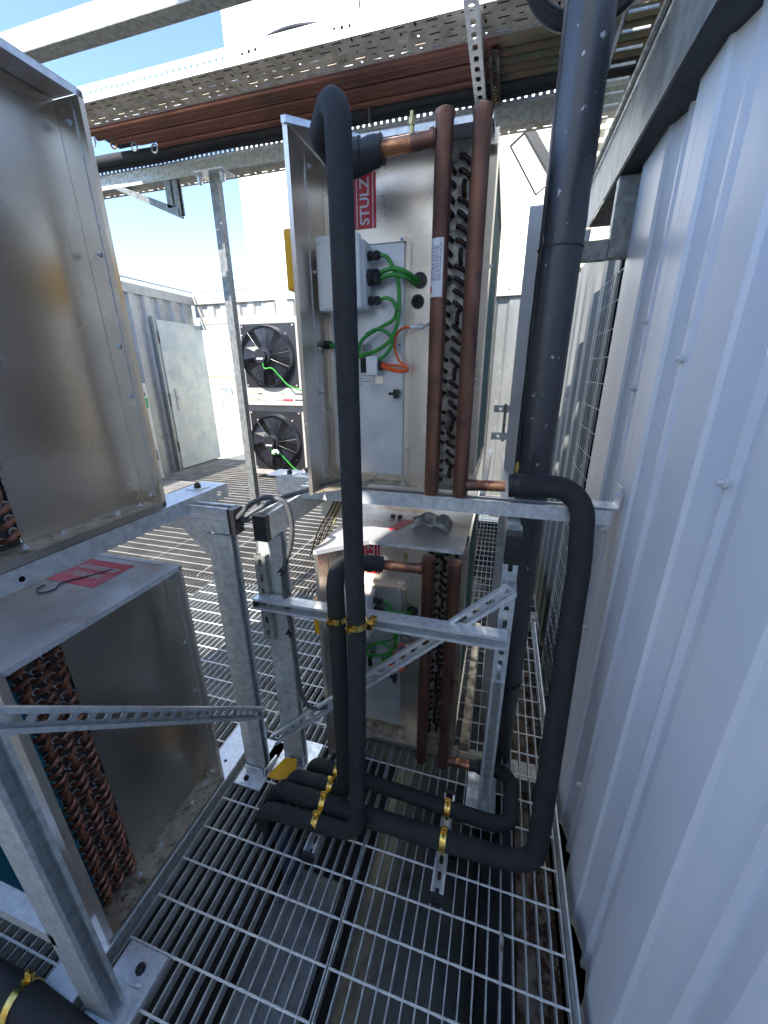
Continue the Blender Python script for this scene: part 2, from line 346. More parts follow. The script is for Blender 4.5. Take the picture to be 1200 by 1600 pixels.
# ---- right wall cladding
def prof_sheet(mb, pts, z0, z1, t, axis):   # pts = (along, offset) ; axis 'y' => offset is x
    vs = []
    for z in (z0, z1):
        for a, o in pts: vs.append((o, a, z) if axis == 'y' else (a, o, z))
    n = len(pts); fs = [(i, i+1, n+i+1, n+i) for i in range(n-1)]
    d = (t, 0, 0) if axis == 'y' else (0, t, 0); m2 = len(vs)
    vs += [tuple(Vector(v)+Vector(d)) for v in vs]
    fs += [tuple(reversed([k+m2 for k in f])) for f in fs]
    fs += [(i, m2+i, m2+i+1, i+1) for i in range(n-1)]+[(n+i, n+i+1, m2+n+i+1, m2+n+i) for i in range(n-1)]
    fs += [(0, n, m2+n, m2), (n-1, m2+n-1, m2+2*n-1, 2*n-1)]
    mb.add(vs, fs)
XW = .335
pts = [(1.605, XW+.02), (1.60, XW)]
y = 1.6
pitch = .345
def valley(yc):     # recessed flat with a small bead and sloping sides, far side first
    return [(yc+.085, XW), (yc+.078, XW+.008), (yc+.010, XW+.026), (yc+.006, XW+.013), (yc-.006, XW+.013), (yc-.010, XW+.026), (yc-.078, XW+.008), (yc-.085, XW)]
for i in range(12):
    yc = 1.305-i*.29
    pts += valley(yc)
    pts += [(yc-.085-.040, XW), (yc-.085-.0415, XW+.003), (yc-.085-.043, XW)] if i % 3 == 0 else []
pts += [(-2.2, XW)]
mb = MB(); prof_sheet(mb, pts, -.06, 2.44, .004, 'y')
wl = thing('clad_wall', 'pale blue grey profiled metal wall filling the right side', 'wall', (XW, 0, -.06))
mb.build('cladding_sheet', m_wall, wl)
for (yy, zz) in ((1.305, 1.62), (1.29, 1.45), (1.01, 1.52), (1.30, 1.02), (1.30, .65), (.73, 1.96), (1.02, .25), (.72, 1.33)):
    q = MB(); q.cyl((XW+.014, yy, zz), (XW+.008, yy, zz), .009, 10); q.cyl((XW+.008, yy, zz), (XW-.001, yy, zz), .0055, 6); q.build('screw', m_flash, wl)
MB().box((XW+.03, -2.2, -.9), (XW+.06, 1.6, 2.43)).build('backing_frame', m_under, wl)
# galvanised post and rail at the wall's far end
fr = thing('end_frame', 'weathered galvanised post and rail at far end of the pale wall', 'frame', (.335, 1.66, -.03))
MB().box((.285, 1.64, 1.845), (.345, 1.68, 2.065)).build('post', m_galv_old, fr, bevel=.002)
MB().box((.12, 1.645, 1.842), (.284, 1.675, 1.90)).build('rail', m_galv_old, fr, bevel=.002)
MB().box((.345, 1.62, -.2), (.385, 1.66, 2.065)).build('post', m_galv, fr, bevel=.002)
# cladding further back, with screws, and the wire mesh
pts = []
for i in range(11):
    y0 = 4.94-i*.28
    pts += [(y0, .46), (y0-.11, .46), (y0-.135, .50), (y0-.16, .50), (y0-.166, .493), (y0-.178, .493), (y0-.184, .50), (y0-.255, .50)]
mb = MB(); prof_sheet(mb, pts, -.6, 2.20, .003, 'y')
ow = thing('back_cladding', 'light grey profiled cladding visible between black downpipe and wire mesh', 'wall', (.46, 2.6, -.6))
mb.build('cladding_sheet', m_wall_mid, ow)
for k in range(3):
    for z_ in (.4, .95, 1.5, 1.9):
        MB().cyl((.494, 3.128-k*.28, z_), (.484, 3.128-k*.28, z_), .008, 6).build('screw', m_flash, ow)
ms = thing('mesh_screen', 'welded wire mesh screen behind the end of the pale wall', 'mesh', (.37, 1.7, -.6))
mb = MB()
for i in range(9): mb.cyl((.365, 1.70+i*.05, -.6), (.365, 1.70+i*.05, 1.84), .0018, 5)
for i in range(26): mb.cyl((.368, 1.68, -.6+i*.0975), (.368, 2.14, -.6+i*.0975), .0018, 5)
mb.build('wire_mesh', m_galv, ms)
mb = MB()
for i in range(30): mb.cyl((.53, 1.9, -.6+i*.0975), (.53, 2.6, -.6+i*.0975), .0018, 5)
mb.build('wire_mesh', m_galv_old, ms)
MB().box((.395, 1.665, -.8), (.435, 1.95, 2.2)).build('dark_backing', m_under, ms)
# ---- overhead duct along the wall
dt = thing('cable_duct', 'dark galvanised cable duct running overhead along the top of the pale wall', 'cable duct', (.28, -.4, 2.07))
mb = MB(); mb.prism([(.28, -.4, 2.075), (.28, 2.16, 2.075), (.28, 2.57, 2.25), (.28, -.4, 2.25)], (.003, 0, 0)); mb.build('side_plate', m_duct_dark, dt)
MB().box((.2835, -.4, 2.07), (.42, 2.15, 2.074)).build('bottom_plate', m_tape_shade, dt)  # black colour stands in for deep shade on the underside
MB().sweep([(.279, -.4, 2.25), (.279, 2.56, 2.25)], .006, 8).build('rolled_edge', m_galv, dt, True)
MB().sweep([(.268, -.4, 2.26), (.268, 2.50, 2.26)], .009, 8).build('rolled_edge', m_galv_old, dt, True)
MB().box((.27, -.4, 2.268), (.42, 2.5, 2.272)).build('cover_plate', m_galv_old, dt)
MB().box((.262, 2.16, 2.03), (.295, 2.20, 2.068)).build('end_bracket', m_galv_bright, dt)
# ---- mesh cable basket seen beyond the duct's edge
bk = thing('cable_ladder', 'pale slotted cable ladder overhead between black downpipe and dark duct', 'cable ladder', (.24, .7, 2.4))
mb = MB(); mb.strip((.225, .75, 2.40), Y, Z, 1.35, .05, .045, .028, .012, X*.002); mb.build('slotted_side', m_galv_bright, bk)
rme = MB().cyl((0, 0, 0), (.072, 0, 0), .004, 6).data('rung', m_galv_bright)
for i in range(18):
    o = bpy.data.objects.new('rung', rme); COL.objects.link(o); o.parent = bk; o.location = Vector((.228, .80+i*.07, 2.402))-bk.location
mb = MB(); mb.sweep([Vector((.215, 1.05, 2.43))+Vector((0, math.cos(a)*.03, math.sin(a)*.03)) for a in [i*.4 for i in range(17)]], .008, 8); mb.build('ring', m_galv_bright, bk, True)

# ---- perimeter walls, door, cabinet
def corr_wall(name, label, x0, x1, yv, z0, z1, axis, mat_, pitch=.25):
    n = int(abs(x1-x0)/pitch); pts = []
    for i in range(n+1):
        a = x0+i*pitch
        if a+pitch > x1+.01: break
        pts += [(a, yv), (a+pitch*.42, yv), (a+pitch*.52, yv+.035*(1 if axis == 'x' else -1)), (a+pitch*.9, yv+.035*(1 if axis == 'x' else -1))]
    t = thing(name, label, 'wall', ((x0+x1)/2, yv, z0) if axis == 'x' else (yv, (x0+x1)/2, z0))
    mb = MB(); prof_sheet(mb, pts, z0, z1, .003, axis); mb.build('cladding_sheet', mat_, t); return t
lw = corr_wall('side_wall', 'weathered corrugated wall on the far left behind the open door', 1.0, 6.05, -5.0, -.05, 2.56, 'y', m_wall_far)
MB().box((-5.03, 1, 2.52), (-4.985, 6.0, 2.64)).build('flashing', m_flash_far, lw)
for i in range(14):
    MB().cyl((-4.995, 4.95, .15+i*.17), (-4.98, 4.95, .15+i*.17), .012, 6).build('screw', m_flash_far, lw)
fw = corr_wall('parapet_wall', 'corrugated parapet above doorway at far end of the walkway', -5.0, -3.35, 6.0, 2.34, 2.56, 'x', m_wall_far)
MB().box((-4.98, 5.965, 2.53), (-2.0, 6.04, 2.66)).build('flashing', m_flash_far, fw)
MB().box((-4.9, 5.95, 2.235), (-3.4, 5.99, 2.335)).build('lintel', m_flash_far, fw)
MB().box((-4.9, 5.955, 2.15), (-3.4, 5.995, 2.232)).build('lintel', m_galv_old, fw)
MB().sweep(fillet([(-4.95, 5.94, 2.70), (-3.15, 5.94, 2.70), (-3.08, 5.94, 2.2)], .08), .014, 8).build('conduit', m_flash_far, fw, True)
MB().sweep([(-4.97, 2.5, 2.68), (-4.96, 5.93, 2.70)], .012, 8).build('conduit', m_flash_far, fw, True)
MB().box((-3.62, 5.96, 0), (-3.50, 6.02, 2.5)).build('jamb', m_flash_far, fw)
f2 = corr_wall('rear_wall', 'grey corrugated wall behind the black fan units', -3.30, -.35, 6.0, -.05, 2.56, 'x', m_wall_far)
MB().box((-1.99, 5.965, 2.53), (-.3, 6.03, 2.66)).build('flashing', m_flash_far, f2)
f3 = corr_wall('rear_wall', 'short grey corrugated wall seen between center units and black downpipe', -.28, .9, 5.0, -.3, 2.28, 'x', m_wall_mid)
MB().box((-.3, 4.96, 2.26), (.9, 4.995, 2.42)).build('flashing', m_flash_far, f3)
for i in range(3): MB().cyl((-.05+i*.16, 4.95, 2.33), (-.05+i*.16, 4.965, 2.33), .016, 6).build('screw', m_flash_far, f3)
# door leaf swung open along the side wall
dr = thing('open_door', 'faded pale green metal door standing open on the left', 'door', (-4.93, 5.1, 0))
MB().box((-4.96, 5.07, .02), (-4.915, 6.0, 2.22)).build('door_leaf', m_door, dr, bevel=.004)
MB().box((-4.975, 5.02, 0), (-4.93, 5.065, 2.26)).build('door_frame', m_galv_old, dr)
q = MB().box((-4.914, 5.18, .93), (-4.905, 5.225, 1.26)); hp = q.build('handle_plate', m_galv_old, dr)
MB().sweep(fillet([(-4.905, 5.20, 1.12), (-4.865, 5.20, 1.12), (-4.865, 5.33, 1.13)], .02), .009, 8).build('handle', m_galv, hp, True)
MB().box((-4.93, 5.065, 1.0), (-4.912, 5.07, 1.2)).build('lock_plate', m_rust, dr)
for z_ in (.3, 1.9): MB().box((-4.93, 5.062, z_), (-4.91, 5.069, z_+.16)).build('hinge', m_rust, dr)
cb = thing('beige_cabinet', 'tall beige electrical cabinet with green sticker against the far left wall', 'cabinet', (-4.75, 4.4, 0))
MB().box((-4.97, 4.15, .03), (-4.72, 4.48, 1.36)).build('body', m_beige, cb, bevel=.006)
MB().box((-4.719, 4.30, 1.04), (-4.717, 4.46, 1.17)).build('sticker', m_grime, cb)
MB().box((-4.719, 4.28, 1.20), (-4.717, 4.44, 1.24)).build('nameplate', m_ink, cb)
MB().box((-4.719, 4.28, .30), (-4.717, 4.45, .45)).build('nameplate', m_ductlight, cb)
mb = MB(); mb.sweep(spline([(-4.96, 4.35, 2.25), (-4.9, 4.42, 2.0), (-4.9, 4.5, 1.7), (-4.95, 4.45, 1.42)]), .012, 7)
tag(mb.build('drooping_cable', m_wire, None, True), 'thin black cable drooping above the beige cabinet', 'cable')
mb = MB(); mb.strip((-4.35, 3.75, .05), X, Y, .38, .55, .045, .02, .5, Z*.01); mb.box((-4.36, 3.74, .03), (-4.35, 4.31, .07)); mb.box((-3.96, 3.74, .03), (-3.95, 4.31, .07))
tag(mb.build('slotted_cover', m_flash_far), 'pale slotted cover lying on the far grating near the cabinet', 'cover')
# outside beyond the doorway: railing and pale buildings
rl = thing('railing', 'pale balustrade outside the bright doorway', 'railing', (-5.5, 7.2, 0))
for i in range(20): MB().box((-6.6+i*.11, 7.2, 0), (-6.58+i*.11, 7.22, 1.0)).build('baluster', m_flash, rl)
MB().box((-6.7, 7.19, 1.0), (-4.0, 7.23, 1.05)).build('rail', m_flash, rl)
tag(MB().box((-12, 6.06, -.1), (3, 14, -.04)).build('terrace', m_cream), kind='structure')
ob = thing('low_building', 'low pale building seen through the doorway beyond the railing', 'building', (-11, 16, -12))
MB().box((-17, 14.2, -12), (-9.9, 16, 1.35)).build('wall', m_cream, ob)
MB().box((-17.2, 14.1, 1.35), (-9.9, 16.2, 1.6)).build('cornice', m_white, ob)
for i in range(5): MB().box((-15.8+i*1.15, 14.14, -.1), (-15.2+i*1.15, 14.19, .9)).build('window', m_ductlight, ob)
tw = thing('white_tower', 'tall windowless white building rising behind the cooling units', 'building', (-2, 18, -12))
MB().box((-9.77, 15, -12), (.9, 24, 28)).build('wall', m_white, tw)
MB().box((-9.80, 14.96, 8.6), (-1.0, 14.99, 8.64)).build('joint_strip', m_flash, tw)
MB().box((-9.80, 14.96, 12.4), (-1.0, 14.99, 12.44)).build('joint_strip', m_flash, tw)
yt = thing('louvred_tower', 'cream ribbed tower seen right of the center units', 'building', (2.2, 14, -12))
for i in range(3): MB().box((.95+i*.95, 13.9, -12), (1.65+i*.95, 15, 18)).build('wall', m_white if i % 2 else m_cream, yt)
mb = MB()
for k in range(40): mb.box((.98, 13.86, 2+k*.28), (3.5, 13.89, 2.10+k*.28))
mb.build('louvre', m_cream, yt)
MB().box((.9, 15.05, -12), (9, 22, 18)).build('wall', m_white, yt)
# unseen blocks added behind the viewer, gap shaped to place sun and shade
sb = thing('shade_blocker', 'unseen pale blocks added behind the viewer to shade the units', 'building', (1, -3, -1))
MB().box((-1.02, -5.5, -.9), (.75, -1.25, 5.05)).build('wall', m_blocker, sb)
MB().box((-1.70, -5.5, -.9), (-1.021, -1.25, 3.0)).build('side_wall', m_blocker, sb)  # added block below the sun gap
MB().box((-1.70, -1.33, 3.42), (-1.021, -1.25, 5.05)).build('upper_blocker', m_blocker, sb)
MB().box((-2.60, -5.5, -.9), (-1.701, -1.25, 2.5)).build('side_wall', m_blocker, sb)  # lower added block, sun passes over it
MB().box((-6.5, -1.6, -.9), (-2.601, -1.25, 2.0)).build('low_blocker', m_blocker, sb)
MB().box((-1.02, -5.6, 5.051), (.8, -1.245, 5.07)).build('roof', m_galv_old, sb)  # thin cap on the added main block

# ================================================================== UNIT (local u,v,w)
def ring_pts(c, e1, e2, r, n): return [Vector(c)+Vector(e1)*math.cos(2*math.pi*k/n)*r+Vector(e2)*math.sin(2*math.pi*k/n)*r for k in range(n+1)]
UW, UD, UH = .478, .74, .905
def make_unit(name, label, left):
    root = thing(name, label, 'cooling unit', (0, 0, 0), 'stacked aluminium cooling units', local=True)
    if left: T = lambda p: (-p[1], -p[0], p[2])
    else: T = lambda p: (p[0], p[1], p[2])
    def mbn():
        m = MB(); m.T = T; return m
    PV = .085 if not left else .08      # recess of end plate behind lip
    FV = -.12 if not left else 0         # forward reach of the blind side panel
    t = .0015
    rm = m_roof
    # casing body (behind the end plate)
    mbn().box((0, PV+.004, .002), (t, UD, UH-.003)).build('side_panel', m_alu, root)
    mbn().box((.002, UD-.002, .002), (UW-.002, UD, UH-.003)).build('back_panel', m_alu, root)
    mbn().box((.004, PV+.01, .02), (UW-.05, UD-.01, UH-.02)).build('core', m_under, root)
    # blind side hood panel with return edge
    h = mbn(); h.box((0, FV, 0), (t, PV+.003, UH-.002)); h.box((t, FV, 0), (.012, FV+.0015, UH-.002)); hp = h.build('hood_side', m_alu, root)
    h = mbn(); h.box((t+.0005, FV+.10 if not left else .03, .003), (t+.002, FV+.103 if not left else .032, UH-.005)); h.build('fold', m_galv_bright, hp)
    for zz in (.03, .30, .42, .62, .86):
        q = mbn(); yv = FV+.12 if not left else .045
        q.T = None; p = Vector(T((.003, yv, zz))); n = Vector(T((1, 0, 0))); bolt(hp, p, n, .0045)
    # roof and floor sheets
    if left: poly = [(0, 0), (UW, 0), (UW, UD), (0, UD)]
    else: poly = [(0, FV-.005), (.012, FV-.005), (.150, .0), (UW-.01, .0), (UW-.01, UD), (0, UD)]
    ro = mbn().prism([(a, b, UH) for a, b in poly], (0, 0, .002)).build('roof', rm, root)
    e = mbn()
    for i in range(len(poly)-2 if not left else 1):
        a = Vector((*poly[i], UH)); b = Vector((*poly[i+1], UH)); d = (b-a).normalized(); nn = Vector((-d.y, d.x, 0))*.0012
        e.prism([a, b, b-Z*.012, a-Z*.012], nn)
    e.build('drip_edge', m_galv_bright, ro)
    if left: pf = [(.003, .0015), (UW-.003, .0015), (UW-.003, PV+.01), (.003, PV+.01)]
    else: pf = [(.003, FV), (.012, FV), (.145, .004), (UW-.012, .004), (UW-.012, PV+.02), (.003, PV+.02)]
    fl = mbn().prism([(a, b, .006) for a, b in pf], (0, 0, .002)).build('shelf', m_shelf, root)
    if left: mbn().box((.003, 0, -.004), (UW-.003, .0012, .014)).build('lip', m_alu_dark, fl)
    else: mbn().box((.15, .002, -.006), (UW-.012, .0035, .014)).build('lip', m_alu, fl)
    for uq in (.04, .11, .25, .33):
        bolt(fl, Vector(T((uq, PV-.03, .0082))), Z, .005)
    # end plate: large blank panel and coil collar plate
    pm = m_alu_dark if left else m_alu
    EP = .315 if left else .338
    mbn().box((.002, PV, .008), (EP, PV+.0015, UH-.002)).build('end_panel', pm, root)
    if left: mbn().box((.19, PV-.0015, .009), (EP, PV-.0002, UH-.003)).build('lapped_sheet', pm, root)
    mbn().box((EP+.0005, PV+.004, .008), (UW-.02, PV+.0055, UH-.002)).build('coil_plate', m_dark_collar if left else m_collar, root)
    # coil side flange and fins
    hs = mbn()
    if left:
        hs.box((UW-.0015, .0015, .0), (UW, .075, UH-.002)); hs.box((UW-.016, .0, .0), (UW-.0015, .0012, UH-.002)); hs.box((UW-.03, PV-.001, 0), (UW-.0016, PV+.001, UH-.004))
    else:
        hs.box((UW-.0015, PV-.03, 0), (UW, PV+.05, UH-.002)); hs.box((UW-.03, PV, 0), (UW-.0016, PV+.0015, UH-.004)); hs.box((UW-.035, PV-.03, .87), (UW-.0016, PV-.0285, UH-.004))
    fs_ = hs.build('coil_flange', m_alu, root)
    bolt(fs_, Vector(T((UW-.001, .03 if left else PV, .62))), Vector(T((1, 0, 0))), .004)
    fn = mbn()
    v = (.078 if left else PV+.053)
    while v < UD-.05:
        fn.box((UW-.055, v, .03), (UW-.006, v+.0007, UH-.03)); v += .0045
    fn.build('coil_fins', m_teal if left else m_teal_pale, root)
    ff = mbn(); a0 = .0765 if left else PV+.052
    ff.box((UW-.008, a0, 0), (UW, UD, .028)); ff.box((UW-.008, a0, UH-.03), (UW, UD, UH-.002)); ff.box((UW-.008, UD-.045, .029), (UW, UD, UH-.031))
    ff.build('coil_frame', m_alu, root)
    # return bends
    bm_ = MB(); seg = 7; rb = .0150; tr = .0060
    path = [(-rb, 0, 0)]+[(-rb*math.cos(math.pi*k/seg), 0, .006+rb*.9*math.sin(math.pi*k/seg)) for k in range(seg+1)]+[(rb, 0, 0)]
    bm_.sweep(path, tr, 7)
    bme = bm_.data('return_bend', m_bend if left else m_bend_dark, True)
    rc = MB(); rc.sweep([(-rb, 0, -.0005), (-rb, 0, .0012)], tr*1.45, 9); rc.sweep([(rb, 0, -.0005), (rb, 0, .0012)], tr*1.45, 9)
    bend_face = PV+.004
    outward = Vector(T((0, -1, 0)))
    cols = 4 if left else 3
    rnd = random.Random(3)
    nrow = 32
    rings = mbn(); rings.T = None
    for c in range(cols):
        for k in range(nrow):
            u = (.336+c*.0375) if left else (.361+c*.0385)
            wz = .034+k*.0300+(c % 2)*.0150
            if left:
                ang = (R(-24), R(-24), R(-24), R(-80), R(-50))[(k+2*c) % 5]
                ang += R(rnd.uniform(-7, 7))
            else:
                ang = (R(-36), R(-36), R(-36), R(-92), R(-40))[(k+3*c) % 5]
                ang += R(rnd.uniform(-8, 8))
            if wz > UH-.03: continue
            e1 = Vector(T((math.cos(ang), 0, math.sin(ang)))); e3 = outward; e2 = e3.cross(e1)
            o = link('return_bend', bme, root); mm = Matrix.Identity(4)
            p = Vector(T((u, bend_face, wz)))
            for i in range(3): mm[i][0] = e1[i]; mm[i][1] = e2[i]; mm[i][2] = e3[i]; mm[i][3] = p[i]
            o.matrix_local = mm
            for sg in (-1, 1):
                q_ = p+e1*rb*sg; rings.sweep([q_-e3*.0005, q_+e3*.0014], tr*1.5, 8)
    ro_ = rings.build('tube_collars', m_galv_bright if left else m_collar, root); ro_['kind'] = 'stuff'
    return root, T, mbn
# fan guard on the blind side (centre units)
def side_fan(root, mbn, vc=.40, wc=.46, r=.34):
    g = mbn(); 
    for k in range(9):
        rk = r*(.35+.65*k/8); off = -.085*math.sqrt(max(0, 1-(rk/r)**2*.8))-.02
        g.sweep([(off, vc+rk*math.cos(a), wc+rk*math.sin(a)) for a in [2*math.pi*i/28 for i in range(29)]], .0025, 5, False)
    for i in range(12):
        a = 2*math.pi*i/12
        g.sweep([(-.085*math.sqrt(1-(q)**2*.8)-.02, vc+r*q*math.cos(a), wc+r*q*math.sin(a)) for q in (.2, .5, .8, 1)]+[(-.001, vc+r*math.cos(a), wc+r*math.sin(a))], .003, 5)
    gd = g.build('fan_guard', m_wire, root)
    mbn().sweep([(-.002, vc, wc), (-.10, vc, wc)], .07, 20).build('fan_motor', m_black, gd, True)

cl, T_, mbn = make_unit('cooling_unit', 'lower aluminium unit with copper headers standing on the grating', False)
side_fan(cl, mbn)
# ---- copper headers and their branches
def header(root, x, y, z0, z1, r=.0205):
    m = MB(); m.sweep([(x, y, z0), (x, y, z0+.01), (x, y, z1-.016), (x, y, z1-.012), (x, y, z1-.002), (x, y, z1)], [r*.85, r, r, r*1.12, r*1.12, r*.95], 20)
    return m.build('header_pipe', m_copper, root, True)
hx1, hx2, hy = .364, .447, -.05   # local u, v
h1 = header(cl, hx1, hy, .012, .898); h2 = header(cl, hx2, hy, .012, .893)
mb = MB(); mb.sweep([(hx1-.018, hy, .853), (hx1-.075, hy, .850)], .0165, 16); mb.build('branch_pipe', m_copper, h1, True)
mb = MB(); mb.sweep([(hx1-.075, hy, .850), (hx1-.165, hy, .848)], .0165, 16); mb.build('brazed_branch', m_copper_hot, h1, True)
mb = MB(); mb.sweep([(hx1-.022, hy, .8535), (hx1-.03, hy, .8533)], .0195, 16); mb.build('braze_collar', m_copper, h1, True)
mb = MB(); mb.sweep([(hx1-.075, hy, .86), (hx1-.075, hy, .882)], .0055, 8); mb.sweep([(hx1-.075, hy, .882), (hx1-.075, hy, .895)], .008, 6); mb.sweep([(hx1-.075, hy, .895), (hx1-.075, hy, .907)], .0045, 8)
mb.build('service_valve', m_brass_dull, h1)
mb = MB(); mb.sweep([(hx2+.018, hy, .048), (hx2+.05, hy, .05)], .0165, 14); mb.build('branch_pipe', m_copper, h2, True)
mb = MB(); mb.sweep([(hx2+.05, hy, .05), (hx2+.125, hy, .052)], .0155, 14); mb.build('brazed_branch', m_copper_hot, h2, True)
# label on end panel : u .16-.215
PV = .085
lb = MB().box((.098, PV-.002, .735), (.160, PV-.0004, .862)).build('brand_label', m_red, cl)
MB().box((.1035, PV-.0026, .735), (.1065, PV-.0021, .862)).build('label_stripe', m_paper, lb)
MB().box((.150, PV-.0026, .735), (.153, PV-.0021, .862)).build('label_stripe', m_paper, lb)
tx = text('STULZ', 'label_lettering', .0375, m_paper, lb, (.1285, PV-.0023, .797), (0, 0, 1), (-1, 0, 0), .0003, .0008)
# cover plate with fold and holes
cv = MB().box((.02, PV-.022, .035), (.247, PV-.0005, .69)); cover = cv.build('cover_plate', m_alu_film, cl, bevel=.001)
MB().box((.02, PV-.026, .690), (.250, PV-.0005, .702)).build('cover_flange', m_alu, cover)
MB().box((.2475, PV-.012, .03), (.262, PV-.0005, .689)).build('cover_flange', m_alu, cover)
bolt(cover, (.24, PV-.026, .696), (0, -1, 0), .004)
for (a, b) in ((.235, .43), (.235, .385)): MB().cyl((a, PV-.0225, b), (a, PV-.0215, b), .003, 8).build('hole_mark', m_ink, cover)
cp = MB(); cp.box((.205, PV-.035, .288), (.235, PV-.0222, .296)); cp.box((.222, PV-.045, .279), (.236, PV-.0222, .305)); cp.build('cable_clip', m_black, cover)
bc = MB().box((.09, PV-.0235, .30), (.155, PV-.0223, .44)).build('type_label', m_alu_film, cover)
ik = MB(); rn = random.Random(5)
xx = .096
while xx < .148:
    wd = rn.choice((.0008, .0015, .0022)); ik.box((xx, PV-.0241, .415), (xx+wd, PV-.0236, .435)); xx += wd+rn.choice((.0008, .0014))
for row in range(10):
    xx = .098+rn.random()*.006
    while xx < .148:
        wd = rn.uniform(.002, .007); z_ = .402-row*.0095
        if rn.random() < .7: ik.box((xx, PV-.0241, z_), (xx+wd, PV-.0236, z_+.0028))
        xx += wd+.002
ik.build('label_print', m_ductlight, bc)
# junction box
jb = MB().box((.022, PV-.085, .52), (.153, PV-.0225, .69)); jbx = jb.build('junction_box', m_plastic, cl, bevel=.008)
ld = MB(); ld.box((.018, PV-.108, .515), (.148, PV-.0865, .70)); lid = ld.build('box_lid', m_plastic, jbx, bevel=.012)
for (a, b) in ((.032, .688), (.134, .688), (.032, .527), (.134, .527)):
    MB().cyl((a, PV-.108, b), (a, PV-.1095, b), .0085, 14).build('lid_screw', m_flash, lid, True)
for (z_, r_) in ((.655, .012), (.603, .021), (.545, .012)):
    g = MB(); g.sweep([(.153, PV-.055, z_), (.166, PV-.055, z_)], r_, 8); g.sweep([(.166, PV-.055, z_), (.171, PV-.055, z_)], r_*.7, 8); g.sweep([(.171, PV-.055, z_), (.183, PV-.055, z_)], r_*.95, 6); g.sweep([(.183, PV-.055, z_), (.190, PV-.055, z_)], [r_*.9, r_*.55], 10)
    g.build('cable_gland', m_black, jbx)
gm = MB(); gm.cyl((.288, PV-.001, .598), (.288, PV-.006, .598), .0205, 22); gm.sweep([(.288, PV-.006, .598), (.288, PV-.0065, .598)], .017, 22); gm.build('cable_grommet', m_black, cl, True)
gm = MB(); gm.sweep([(.283, PV-.001, .545), (.283, PV-.005, .545), (.283, PV-.005, .545), (.283, PV-.003, .545)], [.019, .0185, .014, .0135], 24); gm.build('blind_grommet', m_black, cl, True)
def cable(pts, r, m, parent, name, n=7): return MB().sweep(spline(pts, 7), r, n).build(name, m, parent, True)
gy = PV-.055
cable([(.187, gy, .655), (.207, gy, .648), (.222, gy, .625), (.238, gy, .59), (.243, gy-.004, .54), (.240, gy-.008, .49), (.222, gy-.008, .445), (.185, gy-.008, .418), (.14, gy, .405), (.10, gy, .402), (.04, gy+.01, .43), (.003, gy+.02, .435)], .0056, m_green, cl, 'green_cable')
cable([(.187, gy, .547), (.206, gy, .55), (.225, gy, .54), (.234, gy, .515), (.222, gy, .492), (.185, gy, .475), (.14, gy, .452), (.122, gy, .43), (.120, gy, .408), (.135, gy-.002, .390), (.165, gy-.004, .385), (.20, gy-.004, .40), (.222, gy-.004, .43), (.215, gy-.004, .455), (.19, gy-.004, .47), (.165, gy-.006, .468), (.135, gy-.008, .445), (.115, gy-.006, .42), (.10, gy, .406)], .0052, m_green, cl, 'green_cable')
cable([(.187, gy, .612), (.208, gy-.004, .618), (.235, gy-.006, .618), (.265, gy+.01, .608), (.285, PV-.004, .595)], .0064, m_green, cl, 'green_cable')
cable([(.187, gy, .598), (.210, gy-.004, .604), (.235, gy-.004, .604), (.262, gy+.01, .597), (.28, PV-.004, .588)], .0058, m_green, cl, 'green_cable')
g = MB(); g.sweep([(-.02, gy+.02, .435), (.003, gy+.02, .435)], .011, 8); g.sweep([(.003, gy+.02, .435), (.02, gy+.02, .435), (.026, gy+.02, .434)], [.012, .011, .006], 8); g.build('cable_gland', m_black, cl)
for (a, b) in ((.240, .515), (.150, .462), (.118, .425)):
    MB().sweep(ring_pts((a, gy-.004, b), (1, 0, .4), (0, 1, 0), .008, 10), .0015, 5, False).build('cable_tie', m_black, cl)
# pressure switch with orange leads
ps = MB(); ps.box((.145, PV-.07, .345), (.180, PV-.0225, .398)); psw = ps.build('pressure_switch', m_alu_film, cl, bevel=.002)
b2 = MB(); b2.box((.125, PV-.06, .355), (.1445, PV-.028, .392)); 
for i in range(4): b2.box((.127+i*.0042, PV-.066, .353), (.129+i*.0042, PV-.026, .394))
b2.cyl((.180, PV-.046, .372), (.188, PV-.046, .372), .014, 12)
b2.build('terminal_block', m_black, psw)
MB().box((.160, PV-.0255, .320), (.185, PV-.0225, .344)).build('fixing_tab', m_alu, psw)
oy = PV-.05
cable([(.186, oy, .376), (.205, oy-.004, .368), (.235, oy-.004, .361), (.262, oy-.002, .358), (.268, oy, .362), (.262, oy, .37), (.24, oy, .388), (.228, oy, .42), (.232, oy, .452), (.25, oy, .472), (.275, oy, .474)], .0034, m_orange, cl, 'orange_cable')
cable([(.186, oy-.004, .372), (.21, oy-.008, .362), (.24, oy-.006, .355), (.263, oy-.004, .357), (.264, oy, .366), (.245, oy-.004, .372), (.215, oy-.004, .374), (.188, oy, .379)], .0034, m_orange, cl, 'orange_cable')
se = MB(); se.sweep([(.273, oy, .474), (.292, oy, .474)], .004, 8); se.sweep([(.292, oy, .474), (.312, oy, .475)], .0075, 6); se.sweep([(.312, oy, .475), (.345, hy+.01, .475)], .0045, 8)
se.build('sensor_plug', m_galv_bright, cl)
MB().box((-.032, -.10, .56), (-.004, .0, .70)).build('yellow_isolator', m_yellow, cl, bevel=.006)
